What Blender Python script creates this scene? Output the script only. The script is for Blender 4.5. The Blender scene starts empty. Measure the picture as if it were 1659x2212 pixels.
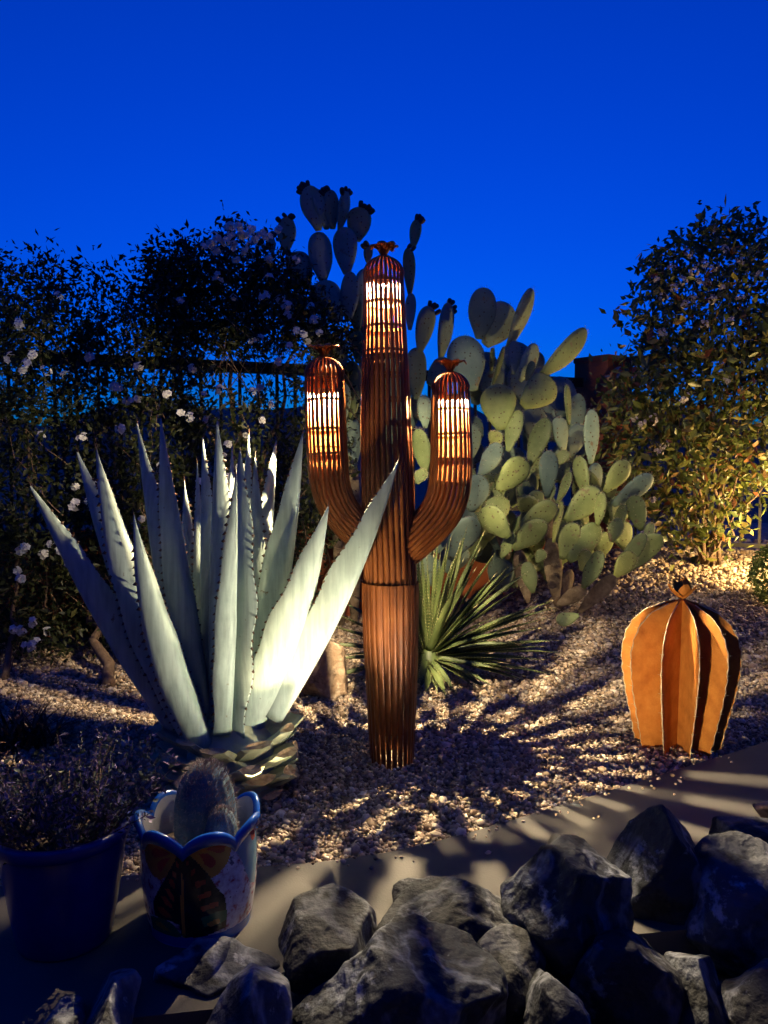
import bpy, math, random
import numpy as np
from mathutils import Vector, Matrix, noise

random.seed(7)
rng = np.random.default_rng(7)
scene = bpy.context.scene
C = scene.collection

# ------------------------------------------------------------------ camera, sky, exposure
CAM_H = 1.1
PITCH = math.radians(-3.5)
F = 1703.0                      # focal length in units of a 1659 x 2212 picture
cam_data = bpy.data.cameras.new('camera')
cam = bpy.data.objects.new('camera', cam_data)
C.objects.link(cam)
cam_data.sensor_fit = 'VERTICAL'
cam_data.sensor_height = 36.0
cam_data.lens = 36.0 * F / 2212.0
cam_data.clip_end = 3000.0
cam.location = (0, 0, CAM_H)
cam.rotation_euler = (math.pi / 2 + PITCH, 0, 0)
scene.camera = cam

world = bpy.data.worlds.new('World')
scene.world = world
world.use_nodes = True
wn = world.node_tree.nodes
wl = world.node_tree.links
for n in list(wn):
    wn.remove(n)
sky = wn.new('ShaderNodeTexSky')
sky.sky_type = 'NISHITA'
sky.sun_disc = False
sky.sun_elevation = math.radians(0.0)       # the sun has just gone
sky.sun_rotation = math.radians(0)           # below the horizon ahead
sky.ozone_density = 6.0
sky.air_density = 1.0
sky.dust_density = 0.3
tint = wn.new('ShaderNodeMix')
tint.data_type = 'RGBA'
tint.blend_type = 'MULTIPLY'
tint.inputs[0].default_value = 1.0
tint.inputs[7].default_value = (0.02, 2.3, 5.7, 1)   # tungsten white balance
wl.new(sky.outputs[0], tint.inputs[6])
bg = wn.new('ShaderNodeBackground')
bg.inputs[1].default_value = 0.15
wl.new(tint.outputs[2], bg.inputs[0])
wo = wn.new('ShaderNodeOutputWorld')
wl.new(bg.outputs[0], wo.inputs[0])

scene.view_settings.view_transform = 'Standard'
scene.view_settings.look = 'None'
scene.view_settings.exposure = 0.0
scene.view_settings.gamma = 1.0
scene.view_settings.use_curve_mapping = False
scene.render.engine = 'CYCLES'
scene.cycles.use_denoising = True
scene.cycles.max_bounces = 6
scene.cycles.diffuse_bounces = 3
scene.cycles.glossy_bounces = 3
scene.cycles.transparent_max_bounces = 8
scene.cycles.sample_clamp_indirect = 6.0
scene.cycles.caustics_reflective = False
scene.cycles.caustics_refractive = False

LAMP = {'trunk': 0.95, 'left': 1.35, 'right': 1.8, 'base': 0.006}
LAMP_L = 1050000.0                # radiance of the small lamp elements
LAMP_COL = (1.0, 0.79, 0.48)
GLOBE_L = 1050.0
SPOT_L = 25000.0
SPOT2_L = 9000.0
SPOT3_L = 13000.0

# ------------------------------------------------------------------ helpers
def P(u, v, D):
    """world point on the ray through picture point (u, v) at distance D in front of the viewer"""
    x = (u - 829.5) / F
    y = (1106.0 - v) / F
    dy = math.cos(PITCH) - math.sin(PITCH) * y
    dz = math.sin(PITCH) + math.cos(PITCH) * y
    t = D / dy
    return Vector((x * t, D, CAM_H + dz * t))

def G(u, v, z=0.0):
    """world point at height z on the ray"""
    x = (u - 829.5) / F
    y = (1106.0 - v) / F
    dy = math.cos(PITCH) - math.sin(PITCH) * y
    dz = math.sin(PITCH) + math.cos(PITCH) * y
    t = (z - CAM_H) / dz
    return Vector((x * t, dy * t, z))

def crop(x0, y0, scale):
    k = 1659.0 / 1920.0
    return lambda x, y: ((x0 + x / scale) * k, (y0 + y / scale) * k)

def smooth(a, b, x):
    t = min(1.0, max(0.0, (x - a) / (b - a)))
    return t * t * (3 - 2 * t)

def ground_z(x, y):
    return 0.40 * smooth(3.5, 6.2, y) * smooth(0.2, 2.0, x) + 0.012 * noise.noise(Vector((x * 1.7, y * 1.7, 3.1)))

OFF = {}
def link(o, parent=None):
    C.objects.link(o)
    if parent is not None:
        o.parent = parent
        OFF[o.name] = OFF[parent.name]
    return o

def root(name, loc, label, cat, group=None):
    o = bpy.data.objects.new(name, None)
    o.empty_display_size = 0.1
    C.objects.link(o)
    o.location = loc
    OFF[o.name] = np.array(loc, float)
    o['label'] = label
    o['category'] = cat
    if group:
        o['group'] = group
    return o

def tag(o, label, cat, group=None):
    o['label'] = label
    o['category'] = cat
    if group:
        o['group'] = group
    return o

def mk(name, verts, faces, mats, parent=None, smoothed=True, fmat=None, kind=None, label=None):
    """one mesh object; verts are world coordinates"""
    v = np.asarray(verts, float).reshape(-1, 3)
    if parent is not None:
        v = v - OFF[parent.name]
    me = bpy.data.meshes.new(name)
    if isinstance(faces, np.ndarray) and faces.ndim == 2:
        nf, k = faces.shape
        me.vertices.add(len(v))
        me.vertices.foreach_set('co', v.astype(np.float32).ravel())
        me.loops.add(nf * k)
        me.loops.foreach_set('vertex_index', faces.astype(np.int32).ravel())
        me.polygons.add(nf)
        me.polygons.foreach_set('loop_start', np.arange(0, nf * k, k, dtype=np.int32))
        me.update(calc_edges=True)
        me.validate()
    else:
        me.from_pydata(v.tolist(), [], [list(map(int, f)) for f in faces])
        me.update()
    if not isinstance(mats, (list, tuple)):
        mats = [mats]
    for m in mats:
        me.materials.append(m)
    if smoothed:
        me.polygons.foreach_set('use_smooth', np.ones(len(me.polygons), bool))
    if fmat is not None:
        me.polygons.foreach_set('material_index', np.asarray(fmat, np.int32))
    o = bpy.data.objects.new(name, me)
    link(o, parent)
    if parent is None:
        OFF[o.name] = np.zeros(3)
    if kind:
        o['kind'] = kind
    if label:
        o['label'] = label
    return o

class MB:
    def __init__(self):
        self.v = []; self.f = []; self.m = []
    def add(self, verts, faces, mi=0):
        b = len(self.v)
        self.v += [tuple(p) for p in verts]
        self.f += [[b + i for i in f] for f in faces]
        self.m += [mi] * len(faces)
    def box(self, x0, x1, y0, y1, z0, z1, mi=0, mat=None):
        p = [Vector((x, y, z)) for z in (z0, z1) for y in (y0, y1) for x in (x0, x1)]
        if mat is not None:
            p = [mat @ q for q in p]
        self.add(p, [(0, 2, 3, 1), (4, 5, 7, 6), (0, 1, 5, 4), (2, 6, 7, 3), (0, 4, 6, 2), (1, 3, 7, 5)], mi)
    def tube(self, pts, radii, n=8, mi=0, caps=True):
        pts = [Vector(p) for p in pts]
        vs = []; fs = []
        for i, p in enumerate(pts):
            t = (pts[min(i + 1, len(pts) - 1)] - pts[max(i - 1, 0)]).normalized()
            a = t.cross(Vector((0.31, 0.77, 0.55))).normalized()
            b = t.cross(a)
            r = radii[i] if hasattr(radii, '__len__') else radii
            for k in range(n):
                an = 2 * math.pi * k / n
                vs.append(p + (a * math.cos(an) + b * math.sin(an)) * r)
        for i in range(len(pts) - 1):
            for k in range(n):
                k2 = (k + 1) % n
                fs.append((i * n + k, i * n + k2, (i + 1) * n + k2, (i + 1) * n + k))
        if caps:
            fs.append(tuple(range(n - 1, -1, -1)))
            fs.append(tuple(range((len(pts) - 1) * n, len(pts) * n)))
        self.add(vs, fs, mi)
    def lathe(self, prof, centre, n=24, mi=0):
        """prof: list of (r, z)"""
        vs = []; fs = []
        for r, z in prof:
            for k in range(n):
                a = 2 * math.pi * k / n
                vs.append((centre[0] + r * math.cos(a), centre[1] + r * math.sin(a), centre[2] + z))
        for i in range(len(prof) - 1):
            for k in range(n):
                k2 = (k + 1) % n
                fs.append((i * n + k, i * n + k2, (i + 1) * n + k2, (i + 1) * n + k))
        self.add(vs, fs, mi)
    def build(self, name, mats, parent=None, smoothed=False, kind=None, label=None):
        return mk(name, self.v, self.f, mats, parent, smoothed, self.m, kind, label)

def in_poly(pts, poly):
    poly = np.asarray(poly, float)
    x, y = pts[:, 0], pts[:, 1]
    ins = np.zeros(len(pts), bool)
    j = len(poly) - 1
    for i in range(len(poly)):
        xi, yi = poly[i]; xj, yj = poly[j]
        c = ((yi > y) != (yj > y)) & (x < (xj - xi) * (y - yi) / (yj - yi + 1e-9) + xi)
        ins ^= c
        j = i
    return ins

def fill_poly(poly, n):
    poly = np.asarray(poly, float)
    lo, hi = poly.min(0), poly.max(0)
    out = np.zeros((0, 2))
    while len(out) < n:
        q = rng.uniform(lo, hi, (n * 2, 2))
        out = np.concatenate([out, q[in_poly(q, poly)]])
    return out[:n]

# ------------------------------------------------------------------ materials
def nodes_of(name):
    m = bpy.data.materials.new(name)
    m.use_nodes = True
    nt = m.node_tree
    b = nt.nodes['Principled BSDF']
    return m, nt, b

def ramp_node(nt, cols):
    r = nt.nodes.new('ShaderNodeValToRGB')
    el = r.color_ramp.elements
    while len(el) < len(cols):
        el.new(0.5)
    for e, (p, c) in zip(el, cols):
        e.position = p
        e.color = (*c, 1)
    return r

def noise_mat(name, cols, scale=8.0, rough=0.7, bump=0.0, bscale=40.0, metal=0.0, detail=6.0, spec=0.4, bdist=0.01, coat=0.0, trans=0.0, coord='Object', stretch=None):
    m, nt, b = nodes_of(name)
    tc = nt.nodes.new('ShaderNodeTexCoord')
    vec = tc.outputs[coord]
    if stretch:
        mp = nt.nodes.new('ShaderNodeMapping')
        mp.inputs['Scale'].default_value = stretch
        nt.links.new(vec, mp.inputs[0])
        vec = mp.outputs[0]
    n = nt.nodes.new('ShaderNodeTexNoise')
    n.inputs['Scale'].default_value = scale
    n.inputs['Detail'].default_value = detail
    n.inputs['Roughness'].default_value = 0.62
    nt.links.new(vec, n.inputs['Vector'])
    r = ramp_node(nt, cols)
    nt.links.new(n.outputs[0], r.inputs[0])
    nt.links.new(r.outputs[0], b.inputs['Base Color'])
    b.inputs['Roughness'].default_value = rough
    b.inputs['Metallic'].default_value = metal
    b.inputs['Specular IOR Level'].default_value = spec
    b.inputs['Coat Weight'].default_value = coat
    b.inputs['Transmission Weight'].default_value = 0.0
    if bump:
        n2 = nt.nodes.new('ShaderNodeTexNoise')
        n2.inputs['Scale'].default_value = bscale
        n2.inputs['Detail'].default_value = 5
        nt.links.new(vec, n2.inputs['Vector'])
        bp = nt.nodes.new('ShaderNodeBump')
        bp.inputs['Strength'].default_value = bump
        bp.inputs['Distance'].default_value = bdist
        nt.links.new(n2.outputs[0], bp.inputs['Height'])
        nt.links.new(bp.outputs[0], b.inputs['Normal'])
    if trans:
        tr = nt.nodes.new('ShaderNodeBsdfTranslucent')
        nt.links.new(r.outputs[0], tr.inputs[0])
        mx = nt.nodes.new('ShaderNodeMixShader')
        mx.inputs[0].default_value = trans
        out = nt.nodes['Material Output']
        nt.links.new(b.outputs[0], mx.inputs[1])
        nt.links.new(tr.outputs[0], mx.inputs[2])
        nt.links.new(mx.outputs[0], out.inputs[0])
    return m

def island_mat(name, cols, rough=0.7, trans=0.0, spec=0.35):
    """colour varies from piece to piece"""
    m, nt, b = nodes_of(name)
    g = nt.nodes.new('ShaderNodeNewGeometry')
    r = ramp_node(nt, cols)
    nt.links.new(g.outputs['Random Per Island'], r.inputs[0])
    tc = nt.nodes.new('ShaderNodeTexCoord')
    n = nt.nodes.new('ShaderNodeTexNoise')
    n.inputs['Scale'].default_value = 90.0
    n.inputs['Detail'].default_value = 3
    nt.links.new(tc.outputs['Object'], n.inputs['Vector'])
    mx = nt.nodes.new('ShaderNodeMix')
    mx.data_type = 'RGBA'; mx.blend_type = 'MULTIPLY'
    mx.inputs[0].default_value = 0.6
    nt.links.new(r.outputs[0], mx.inputs[6])
    r2 = ramp_node(nt, [(0.3, (0.55, 0.55, 0.55)), (0.7, (1.25, 1.25, 1.25))])
    nt.links.new(n.outputs[0], r2.inputs[0])
    nt.links.new(r2.outputs[0], mx.inputs[7])
    nt.links.new(mx.outputs[2], b.inputs['Base Color'])
    b.inputs['Roughness'].default_value = rough
    b.inputs['Specular IOR Level'].default_value = spec
    if trans:
        tr = nt.nodes.new('ShaderNodeBsdfTranslucent')
        nt.links.new(mx.outputs[2], tr.inputs[0])
        ms = nt.nodes.new('ShaderNodeMixShader')
        ms.inputs[0].default_value = trans
        out = nt.nodes['Material Output']
        nt.links.new(b.outputs[0], ms.inputs[1])
        nt.links.new(tr.outputs[0], ms.inputs[2])
        nt.links.new(ms.outputs[0], out.inputs[0])
    return m

def emit_mat(name, col, strength):
    m = bpy.data.materials.new(name)
    m.use_nodes = True
    nt = m.node_tree
    for n in list(nt.nodes):
        nt.nodes.remove(n)
    e = nt.nodes.new('ShaderNodeEmission')
    e.inputs[0].default_value = (*col, 1)
    e.inputs[1].default_value = strength
    o = nt.nodes.new('ShaderNodeOutputMaterial')
    nt.links.new(e.outputs[0], o.inputs[0])
    return m

def pad_mat(name, c0, c1):
    """prickly pear skin: waxy green with a regular field of small pale areoles"""
    m, nt, b = nodes_of(name)
    tc = nt.nodes.new('ShaderNodeTexCoord')
    n = nt.nodes.new('ShaderNodeTexNoise')
    n.inputs['Scale'].default_value = 9.0
    n.inputs['Detail'].default_value = 5
    nt.links.new(tc.outputs['Object'], n.inputs['Vector'])
    r = ramp_node(nt, [(0.3, c0), (0.7, c1)])
    nt.links.new(n.outputs[0], r.inputs[0])
    vo = nt.nodes.new('ShaderNodeTexVoronoi')
    vo.inputs['Scale'].default_value = 34.0
    vo.inputs['Randomness'].default_value = 0.55
    nt.links.new(tc.outputs['Object'], vo.inputs['Vector'])
    r2 = ramp_node(nt, [(0.13, (1, 1, 1)), (0.22, (0, 0, 0))])
    nt.links.new(vo.outputs['Distance'], r2.inputs[0])
    mx = nt.nodes.new('ShaderNodeMix')
    mx.data_type = 'RGBA'
    nt.links.new(r2.outputs[0], mx.inputs[0])
    nt.links.new(r.outputs[0], mx.inputs[6])
    mx.inputs[7].default_value = (0.10, 0.075, 0.04, 1)
    oi = nt.nodes.new('ShaderNodeObjectInfo')
    rv = ramp_node(nt, [(0.0, (0.62, 0.66, 0.62)), (0.5, (0.95, 0.95, 0.9)), (0.85, (1.15, 1.12, 0.95)), (1.0, (1.2, 1.05, 0.75))])
    nt.links.new(oi.outputs['Random'], rv.inputs[0])
    mv = nt.nodes.new('ShaderNodeMix'); mv.data_type = 'RGBA'; mv.blend_type = 'MULTIPLY'; mv.inputs[0].default_value = 1.0
    nt.links.new(mx.outputs[2], mv.inputs[6]); nt.links.new(rv.outputs[0], mv.inputs[7])
    # corky scars
    ns = nt.nodes.new('ShaderNodeTexNoise'); ns.inputs['Scale'].default_value = 14.0; ns.inputs['Detail'].default_value = 6
    nt.links.new(tc.outputs['Object'], ns.inputs['Vector'])
    rs = ramp_node(nt, [(0.64, (0, 0, 0)), (0.70, (1, 1, 1))])
    nt.links.new(ns.outputs[0], rs.inputs[0])
    mc = nt.nodes.new('ShaderNodeMix'); mc.data_type = 'RGBA'
    nt.links.new(rs.outputs[0], mc.inputs[0]); nt.links.new(mv.outputs[2], mc.inputs[6]); mc.inputs[7].default_value = (0.20, 0.16, 0.09, 1)
    nt.links.new(mc.outputs[2], b.inputs['Base Color'])
    b.inputs['Roughness'].default_value = 0.55
    b.inputs['Specular IOR Level'].default_value = 0.3
    bp = nt.nodes.new('ShaderNodeBump')
    bp.inputs['Strength'].default_value = 0.35
    bp.inputs['Distance'].default_value = 0.006
    bp.invert = True
    nt.links.new(vo.outputs['Distance'], bp.inputs['Height'])
    nt.links.new(bp.outputs[0], b.inputs['Normal'])
    return m

M = {}
M['steel'] = noise_mat('rusted_steel', [(0.25, (0.07, 0.020, 0.007)), (0.45, (0.20, 0.058, 0.015)), (0.6, (0.27, 0.085, 0.022)), (0.75, (0.42, 0.16, 0.045))], 22, 0.40, 0.35, 90, 0.30, spec=0.5, bdist=0.002, stretch=(1, 1, 0.35))
M['rust'] = noise_mat('orange_rust', [(0.25, (0.30, 0.095, 0.016)), (0.5, (0.46, 0.165, 0.03)), (0.62, (0.52, 0.20, 0.04)), (0.8, (0.60, 0.27, 0.07))], 16, 0.8, 0.6, 160, 0.0, spec=0.25, bdist=0.002)
M['weld'] = noise_mat('weld_bead', [(0.3, (0.30, 0.20, 0.11)), (0.7, (0.62, 0.52, 0.36))], 60, 0.45, 0.5, 150, 0.3, bdist=0.002)
def agave_mat():
    m, nt, b = nodes_of('agave_skin')
    tc = nt.nodes.new('ShaderNodeTexCoord')
    n = nt.nodes.new('ShaderNodeTexNoise'); n.inputs['Scale'].default_value = 4.0; n.inputs['Detail'].default_value = 8; n.inputs['Roughness'].default_value = 0.7
    nt.links.new(tc.outputs['Object'], n.inputs['Vector'])
    r = ramp_node(nt, [(0.3, (0.26, 0.335, 0.30)), (0.5, (0.34, 0.42, 0.375)), (0.7, (0.42, 0.49, 0.435))])
    nt.links.new(n.outputs[0], r.inputs[0])
    # fine streaks along the leaf, scratches and brown flecks
    mp = nt.nodes.new('ShaderNodeMapping'); mp.inputs['Scale'].default_value = (60, 60, 5)
    nt.links.new(tc.outputs['Object'], mp.inputs[0])
    n2 = nt.nodes.new('ShaderNodeTexNoise'); n2.inputs['Scale'].default_value = 1.0; n2.inputs['Detail'].default_value = 4
    nt.links.new(mp.outputs[0], n2.inputs['Vector'])
    r2 = ramp_node(nt, [(0.35, (0.80, 0.80, 0.80)), (0.65, (1.12, 1.12, 1.12))])
    nt.links.new(n2.outputs[0], r2.inputs[0])
    mx = nt.nodes.new('ShaderNodeMix'); mx.data_type = 'RGBA'; mx.blend_type = 'MULTIPLY'; mx.inputs[0].default_value = 1.0
    nt.links.new(r.outputs[0], mx.inputs[6]); nt.links.new(r2.outputs[0], mx.inputs[7])
    n3 = nt.nodes.new('ShaderNodeTexNoise'); n3.inputs['Scale'].default_value = 38.0; n3.inputs['Detail'].default_value = 3
    nt.links.new(tc.outputs['Object'], n3.inputs['Vector'])
    r3 = ramp_node(nt, [(0.70, (0, 0, 0)), (0.76, (1, 1, 1))])
    nt.links.new(n3.outputs[0], r3.inputs[0])
    mx2 = nt.nodes.new('ShaderNodeMix'); mx2.data_type = 'RGBA'
    nt.links.new(r3.outputs[0], mx2.inputs[0]); nt.links.new(mx.outputs[2], mx2.inputs[6]); mx2.inputs[7].default_value = (0.16, 0.12, 0.07, 1)
    nt.links.new(mx2.outputs[2], b.inputs['Base Color'])
    b.inputs['Roughness'].default_value = 0.58
    b.inputs['Specular IOR Level'].default_value = 0.3
    bp = nt.nodes.new('ShaderNodeBump'); bp.inputs['Strength'].default_value = 0.35; bp.inputs['Distance'].default_value = 0.003
    nt.links.new(n2.outputs[0], bp.inputs['Height'])
    nt.links.new(bp.outputs[0], b.inputs['Normal'])
    return m
M['agave'] = agave_mat()
M['thorn'] = noise_mat('agave_thorn', [(0.3, (0.05, 0.025, 0.015)), (0.7, (0.12, 0.06, 0.03))], 20, 0.5)
M['cut'] = noise_mat('dry_cut_leaf', [(0.3, (0.22, 0.13, 0.06)), (0.5, (0.48, 0.32, 0.16)), (0.75, (0.62, 0.47, 0.28))], 40, 0.85, 0.6, 120, bdist=0.004)
M['stub'] = noise_mat('agave_stub', [(0.3, (0.26, 0.28, 0.19)), (0.6, (0.42, 0.42, 0.28)), (0.8, (0.52, 0.45, 0.30))], 12, 0.65, 0.3, 60, bdist=0.004)
M['yucca'] = noise_mat('yucca_leaf', [(0.3, (0.05, 0.075, 0.022)), (0.6, (0.10, 0.13, 0.04)), (0.8, (0.22, 0.20, 0.06))], 9, 0.5, spec=0.4)
M['yucca_edge'] = noise_mat('yucca_edge', [(0.3, (0.30, 0.27, 0.12)), (0.7, (0.48, 0.43, 0.22))], 30, 0.6)
M['pad'] = pad_mat('prickly_pear_skin', (0.17, 0.22, 0.09), (0.29, 0.35, 0.15))
M['pad_blue'] = pad_mat('prickly_pear_grey_skin', (0.17, 0.25, 0.21), (0.25, 0.34, 0.28))
M['pad_wood'] = noise_mat('prickly_pear_bark', [(0.3, (0.10, 0.07, 0.045)), (0.5, (0.22, 0.16, 0.10)), (0.75, (0.38, 0.30, 0.19))], 18, 0.9, 0.8, 50, bdist=0.01)
M['fruit'] = noise_mat('prickly_pear_fruit', [(0.3, (0.035, 0.03, 0.03)), (0.7, (0.10, 0.05, 0.045))], 20, 0.55)
M['spine'] = noise_mat('cactus_spine', [(0.3, (0.55, 0.46, 0.25)), (0.7, (0.7, 0.62, 0.40))], 20, 0.5)
M['stucco'] = noise_mat('terracotta_stucco', [(0.3, (0.26, 0.075, 0.035)), (0.6, (0.36, 0.115, 0.055)), (0.8, (0.42, 0.15, 0.075))], 7, 0.9, 0.5, 120, bdist=0.004, spec=0.2)
M['iron'] = noise_mat('black_iron', [(0.3, (0.018, 0.018, 0.02)), (0.7, (0.04, 0.035, 0.035))], 20, 0.5, metal=0.4)
M['concrete'] = noise_mat('smooth_concrete', [(0.30, (0.06, 0.055, 0.05)), (0.45, (0.092, 0.084, 0.076)), (0.6, (0.104, 0.095, 0.086)), (0.75, (0.145, 0.132, 0.118))], 2.2, 0.75, 0.25, 220, bdist=0.002, detail=10, spec=0.3)
M['hedge'] = island_mat('hedge_leaf', [(0.0, (0.012, 0.018, 0.006)), (0.5, (0.025, 0.035, 0.010)), (0.85, (0.045, 0.055, 0.016)), (1.0, (0.09, 0.085, 0.028))], 0.5, 0.2)
M['shrub'] = island_mat('shrub_leaf', [(0.0, (0.06, 0.085, 0.018)), (0.45, (0.12, 0.15, 0.03)), (0.75, (0.22, 0.21, 0.045)), (0.9, (0.24, 0.17, 0.045)), (1.0, (0.26, 0.08, 0.03))], 0.42, 0.25, spec=0.5)
M['bush'] = island_mat('bush_leaf', [(0.0, (0.03, 0.06, 0.015)), (0.6, (0.07, 0.11, 0.03)), (1.0, (0.12, 0.15, 0.05))], 0.6, 0.2)
M['bark'] = noise_mat('bark', [(0.3, (0.09, 0.055, 0.035)), (0.6, (0.19, 0.125, 0.08)), (0.8, (0.28, 0.20, 0.13))], 25, 0.9, 0.8, 60, bdist=0.006, stretch=(1, 1, 0.3))
M['petal'] = island_mat('white_petal', [(0.0, (0.74, 0.72, 0.68)), (1.0, (0.86, 0.85, 0.82))], 0.6, 0.25)
M['shrub_flower'] = island_mat('pale_flower', [(0.0, (0.42, 0.33, 0.27)), (0.6, (0.58, 0.52, 0.45)), (1.0, (0.68, 0.62, 0.55))], 0.7, 0.2)
M['lamp_metal'] = noise_mat('lamp_metal', [(0.3, (0.10, 0.09, 0.08)), (0.7, (0.2, 0.18, 0.16))], 20, 0.35, metal=0.8)
M['plate'] = noise_mat('bare_plate', [(0.3, (0.10, 0.06, 0.035)), (0.7, (0.18, 0.12, 0.07))], 20, 0.6)
# ------------------------------------------------------------------ the setting
def sheet(name, xs, ys, zf, mat, kind='structure'):
    vs = [(x, y, zf(x, y)) for y in ys for x in xs]
    nx = len(xs)
    fs = [(j * nx + i, j * nx + i + 1, (j + 1) * nx + i + 1, (j + 1) * nx + i) for j in range(len(ys) - 1) for i in range(nx - 1)]
    return mk(name, vs, fs, mat, None, True, None, kind)

# soil and gravel base
def gravel_mat():
    m, nt, b = nodes_of('gravel_bed')
    tc = nt.nodes.new('ShaderNodeTexCoord')
    vo = nt.nodes.new('ShaderNodeTexVoronoi')
    vo.inputs['Scale'].default_value = 48.0
    nt.links.new(tc.outputs['Object'], vo.inputs['Vector'])
    sep = nt.nodes.new('ShaderNodeSeparateColor')
    nt.links.new(vo.outputs['Color'], sep.inputs[0])
    r = ramp_node(nt, [(0.0, (0.10, 0.075, 0.05)), (0.4, (0.22, 0.17, 0.12)), (0.75, (0.34, 0.27, 0.19)), (1.0, (0.5, 0.43, 0.33))])
    nt.links.new(sep.outputs[0], r.inputs[0])
    nt.links.new(r.outputs[0], b.inputs['Base Color'])
    b.inputs['Roughness'].default_value = 0.85
    bp = nt.nodes.new('ShaderNodeBump')
    bp.invert = True
    bp.inputs['Strength'].default_value = 0.9
    bp.inputs['Distance'].default_value = 0.02
    nt.links.new(vo.outputs['Distance'], bp.inputs['Height'])
    nt.links.new(bp.outputs[0], b.inputs['Normal'])
    return m
M['gravel_bed'] = gravel_mat()
M['soil'] = noise_mat('dry_soil', [(0.3, (0.07, 0.05, 0.035)), (0.7, (0.15, 0.11, 0.08))], 3, 0.95, 0.5, 40)

# edge of the concrete path, in picture points along the gravel
EDGE = [(-260, 1930), (0, 1912), (265, 1890), (420, 1880), (560, 1869), (680, 1861), (830, 1840), (920, 1821), (1000, 1800), (1100, 1771), (1200, 1741), (1300, 1711), (1400, 1680), (1530, 1640), (1659, 1600), (1800, 1556), (2000, 1500)]
PATH_Z = 0.02
edge_w = [G(u, v, PATH_Z) for u, v in EDGE]
ex = np.array([p.x for p in edge_w]); ey = np.array([p.y for p in edge_w])
def edge_y(x):
    return np.interp(x, ex, ey)

xs = np.concatenate([np.linspace(-6, -2, 9), np.linspace(-1.9, 2.6, 60), np.linspace(2.8, 7, 10)])
ys = np.concatenate([np.linspace(1.2, 4.6, 46), np.linspace(4.75, 9.5, 26)])
sheet('gravel_ground', xs, ys, lambda x, y: ground_z(x, y) - 0.012 - (0.10 if y < edge_y(x) - 0.1 else 0.0), M['gravel_bed'])
sheet('ground', np.concatenate([[-900, -60], np.linspace(-12, 12, 13), [60, 900]]), np.concatenate([[-60, -4, 0, 1.19], [9.6, 14, 30, 80, 300, 900]]),
      lambda x, y: -0.62 if y < 1.1 else (-0.16 if y < 2 else ground_z(min(max(x, -7), 7), min(y, 9.5)) - 0.06), M['soil'])

# hills beyond the fence
hv = []; hf = []
hx = np.linspace(-420, 420, 70)
for j, yy in enumerate((180.0, 240.0, 300.0, 380.0)):
    for x in hx:
        h = (0, 12, 26, 14)[j] * (0.55 + 0.8 * abs(noise.noise(Vector((x * 0.012, j * 0.31, 1.7)))) + 0.2 * noise.noise(Vector((x * 0.05, j, 4.0))))
        hv.append((x, yy, h - 1.0))
for j in range(3):
    for i in range(69):
        hf.append((j * 70 + i, j * 70 + i + 1, (j + 1) * 70 + i + 1, (j + 1) * 70 + i))
M['hill'] = noise_mat('scrub_hill', [(0.3, (0.06, 0.07, 0.05)), (0.7, (0.14, 0.13, 0.09))], 0.05, 0.95)
mk('hills', hv, hf, M['hill'], None, True, None, 'structure')

# concrete path: a slab with a worn front edge
mb = MB()
nE = len(edge_w)
top_far = [Vector((p.x, p.y, PATH_Z)) for p in edge_w]
top_near = [Vector((p.x * 0.98 + 0.05 * max(0, p.x), max(1.3, p.y - (0.56 if p.x < -0.25 else 0.44) - 0.45 * max(0, p.x)), PATH_Z)) for p in edge_w]
bot_far = [p - Vector((0, 0, 0.12)) for p in top_far]
bot_near = [p - Vector((0, 0, 0.12)) for p in top_near]
bev = 0.006
top_far_in = [p + Vector((0, -bev, 0)) for p in top_far]
edge_lo = [p - Vector((0, 0, bev)) for p in top_far]
rows = [bot_near, top_near, top_far_in, edge_lo, bot_far]
vs = [p for r in rows for p in r]
fs = []
for j in range(len(rows) - 1):
    for i in range(nE - 1):
        fs.append((j * nE + i, j * nE + i + 1, (j + 1) * nE + i + 1, (j + 1) * nE + i))
mk('concrete_path', vs, fs, M['concrete'], None, False, None, 'structure')

# loose gravel: real stones
def ico():
    t = (1 + 5 ** 0.5) / 2
    v = np.array([(-1, t, 0), (1, t, 0), (-1, -t, 0), (1, -t, 0), (0, -1, t), (0, 1, t), (0, -1, -t), (0, 1, -t), (t, 0, -1), (t, 0, 1), (-t, 0, -1), (-t, 0, 1)], float)
    v /= np.linalg.norm(v[0])
    f = np.array([(0, 11, 5), (0, 5, 1), (0, 1, 7), (0, 7, 10), (0, 10, 11), (1, 5, 9), (5, 11, 4), (11, 10, 2), (10, 7, 6), (7, 1, 8), (3, 9, 4), (3, 4, 2), (3, 2, 6), (3, 6, 8), (3, 8, 9), (4, 9, 5), (2, 4, 11), (6, 2, 10), (8, 6, 7), (9, 8, 1)])
    return v, f
ICO_V, ICO_F = ico()

def pebbles(name, pos, size, mat):
    n = len(pos)
    d = ICO_V[None] * (1 + rng.uniform(-0.28, 0.28, (n, 12, 1)))
    d = d * rng.uniform(0.55, 1.15, (n, 1, 3)) * size[:, None, None]
    a, b, c = (rng.uniform(0, 2 * np.pi, n) for _ in range(3))
    def rot(d, ang, i, j):
        ca, sa = np.cos(ang)[:, None], np.sin(ang)[:, None]
        o = d.copy()
        o[..., i] = d[..., i] * ca - d[..., j] * sa
        o[..., j] = d[..., i] * sa + d[..., j] * ca
        return o
    d = rot(d, a, 0, 1)
    d[..., 2] *= 0.75
    d = rot(d, (b - np.pi) * 0.25, 1, 2)
    d = rot(d, c, 0, 1)
    v = (d + pos[:, None, :]).reshape(-1, 3)
    f = (ICO_F[None] + (np.arange(n) * 12)[:, None, None]).reshape(-1, 3)
    return mk(name, v, f, mat, None, False, None, 'stuff')

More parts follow.
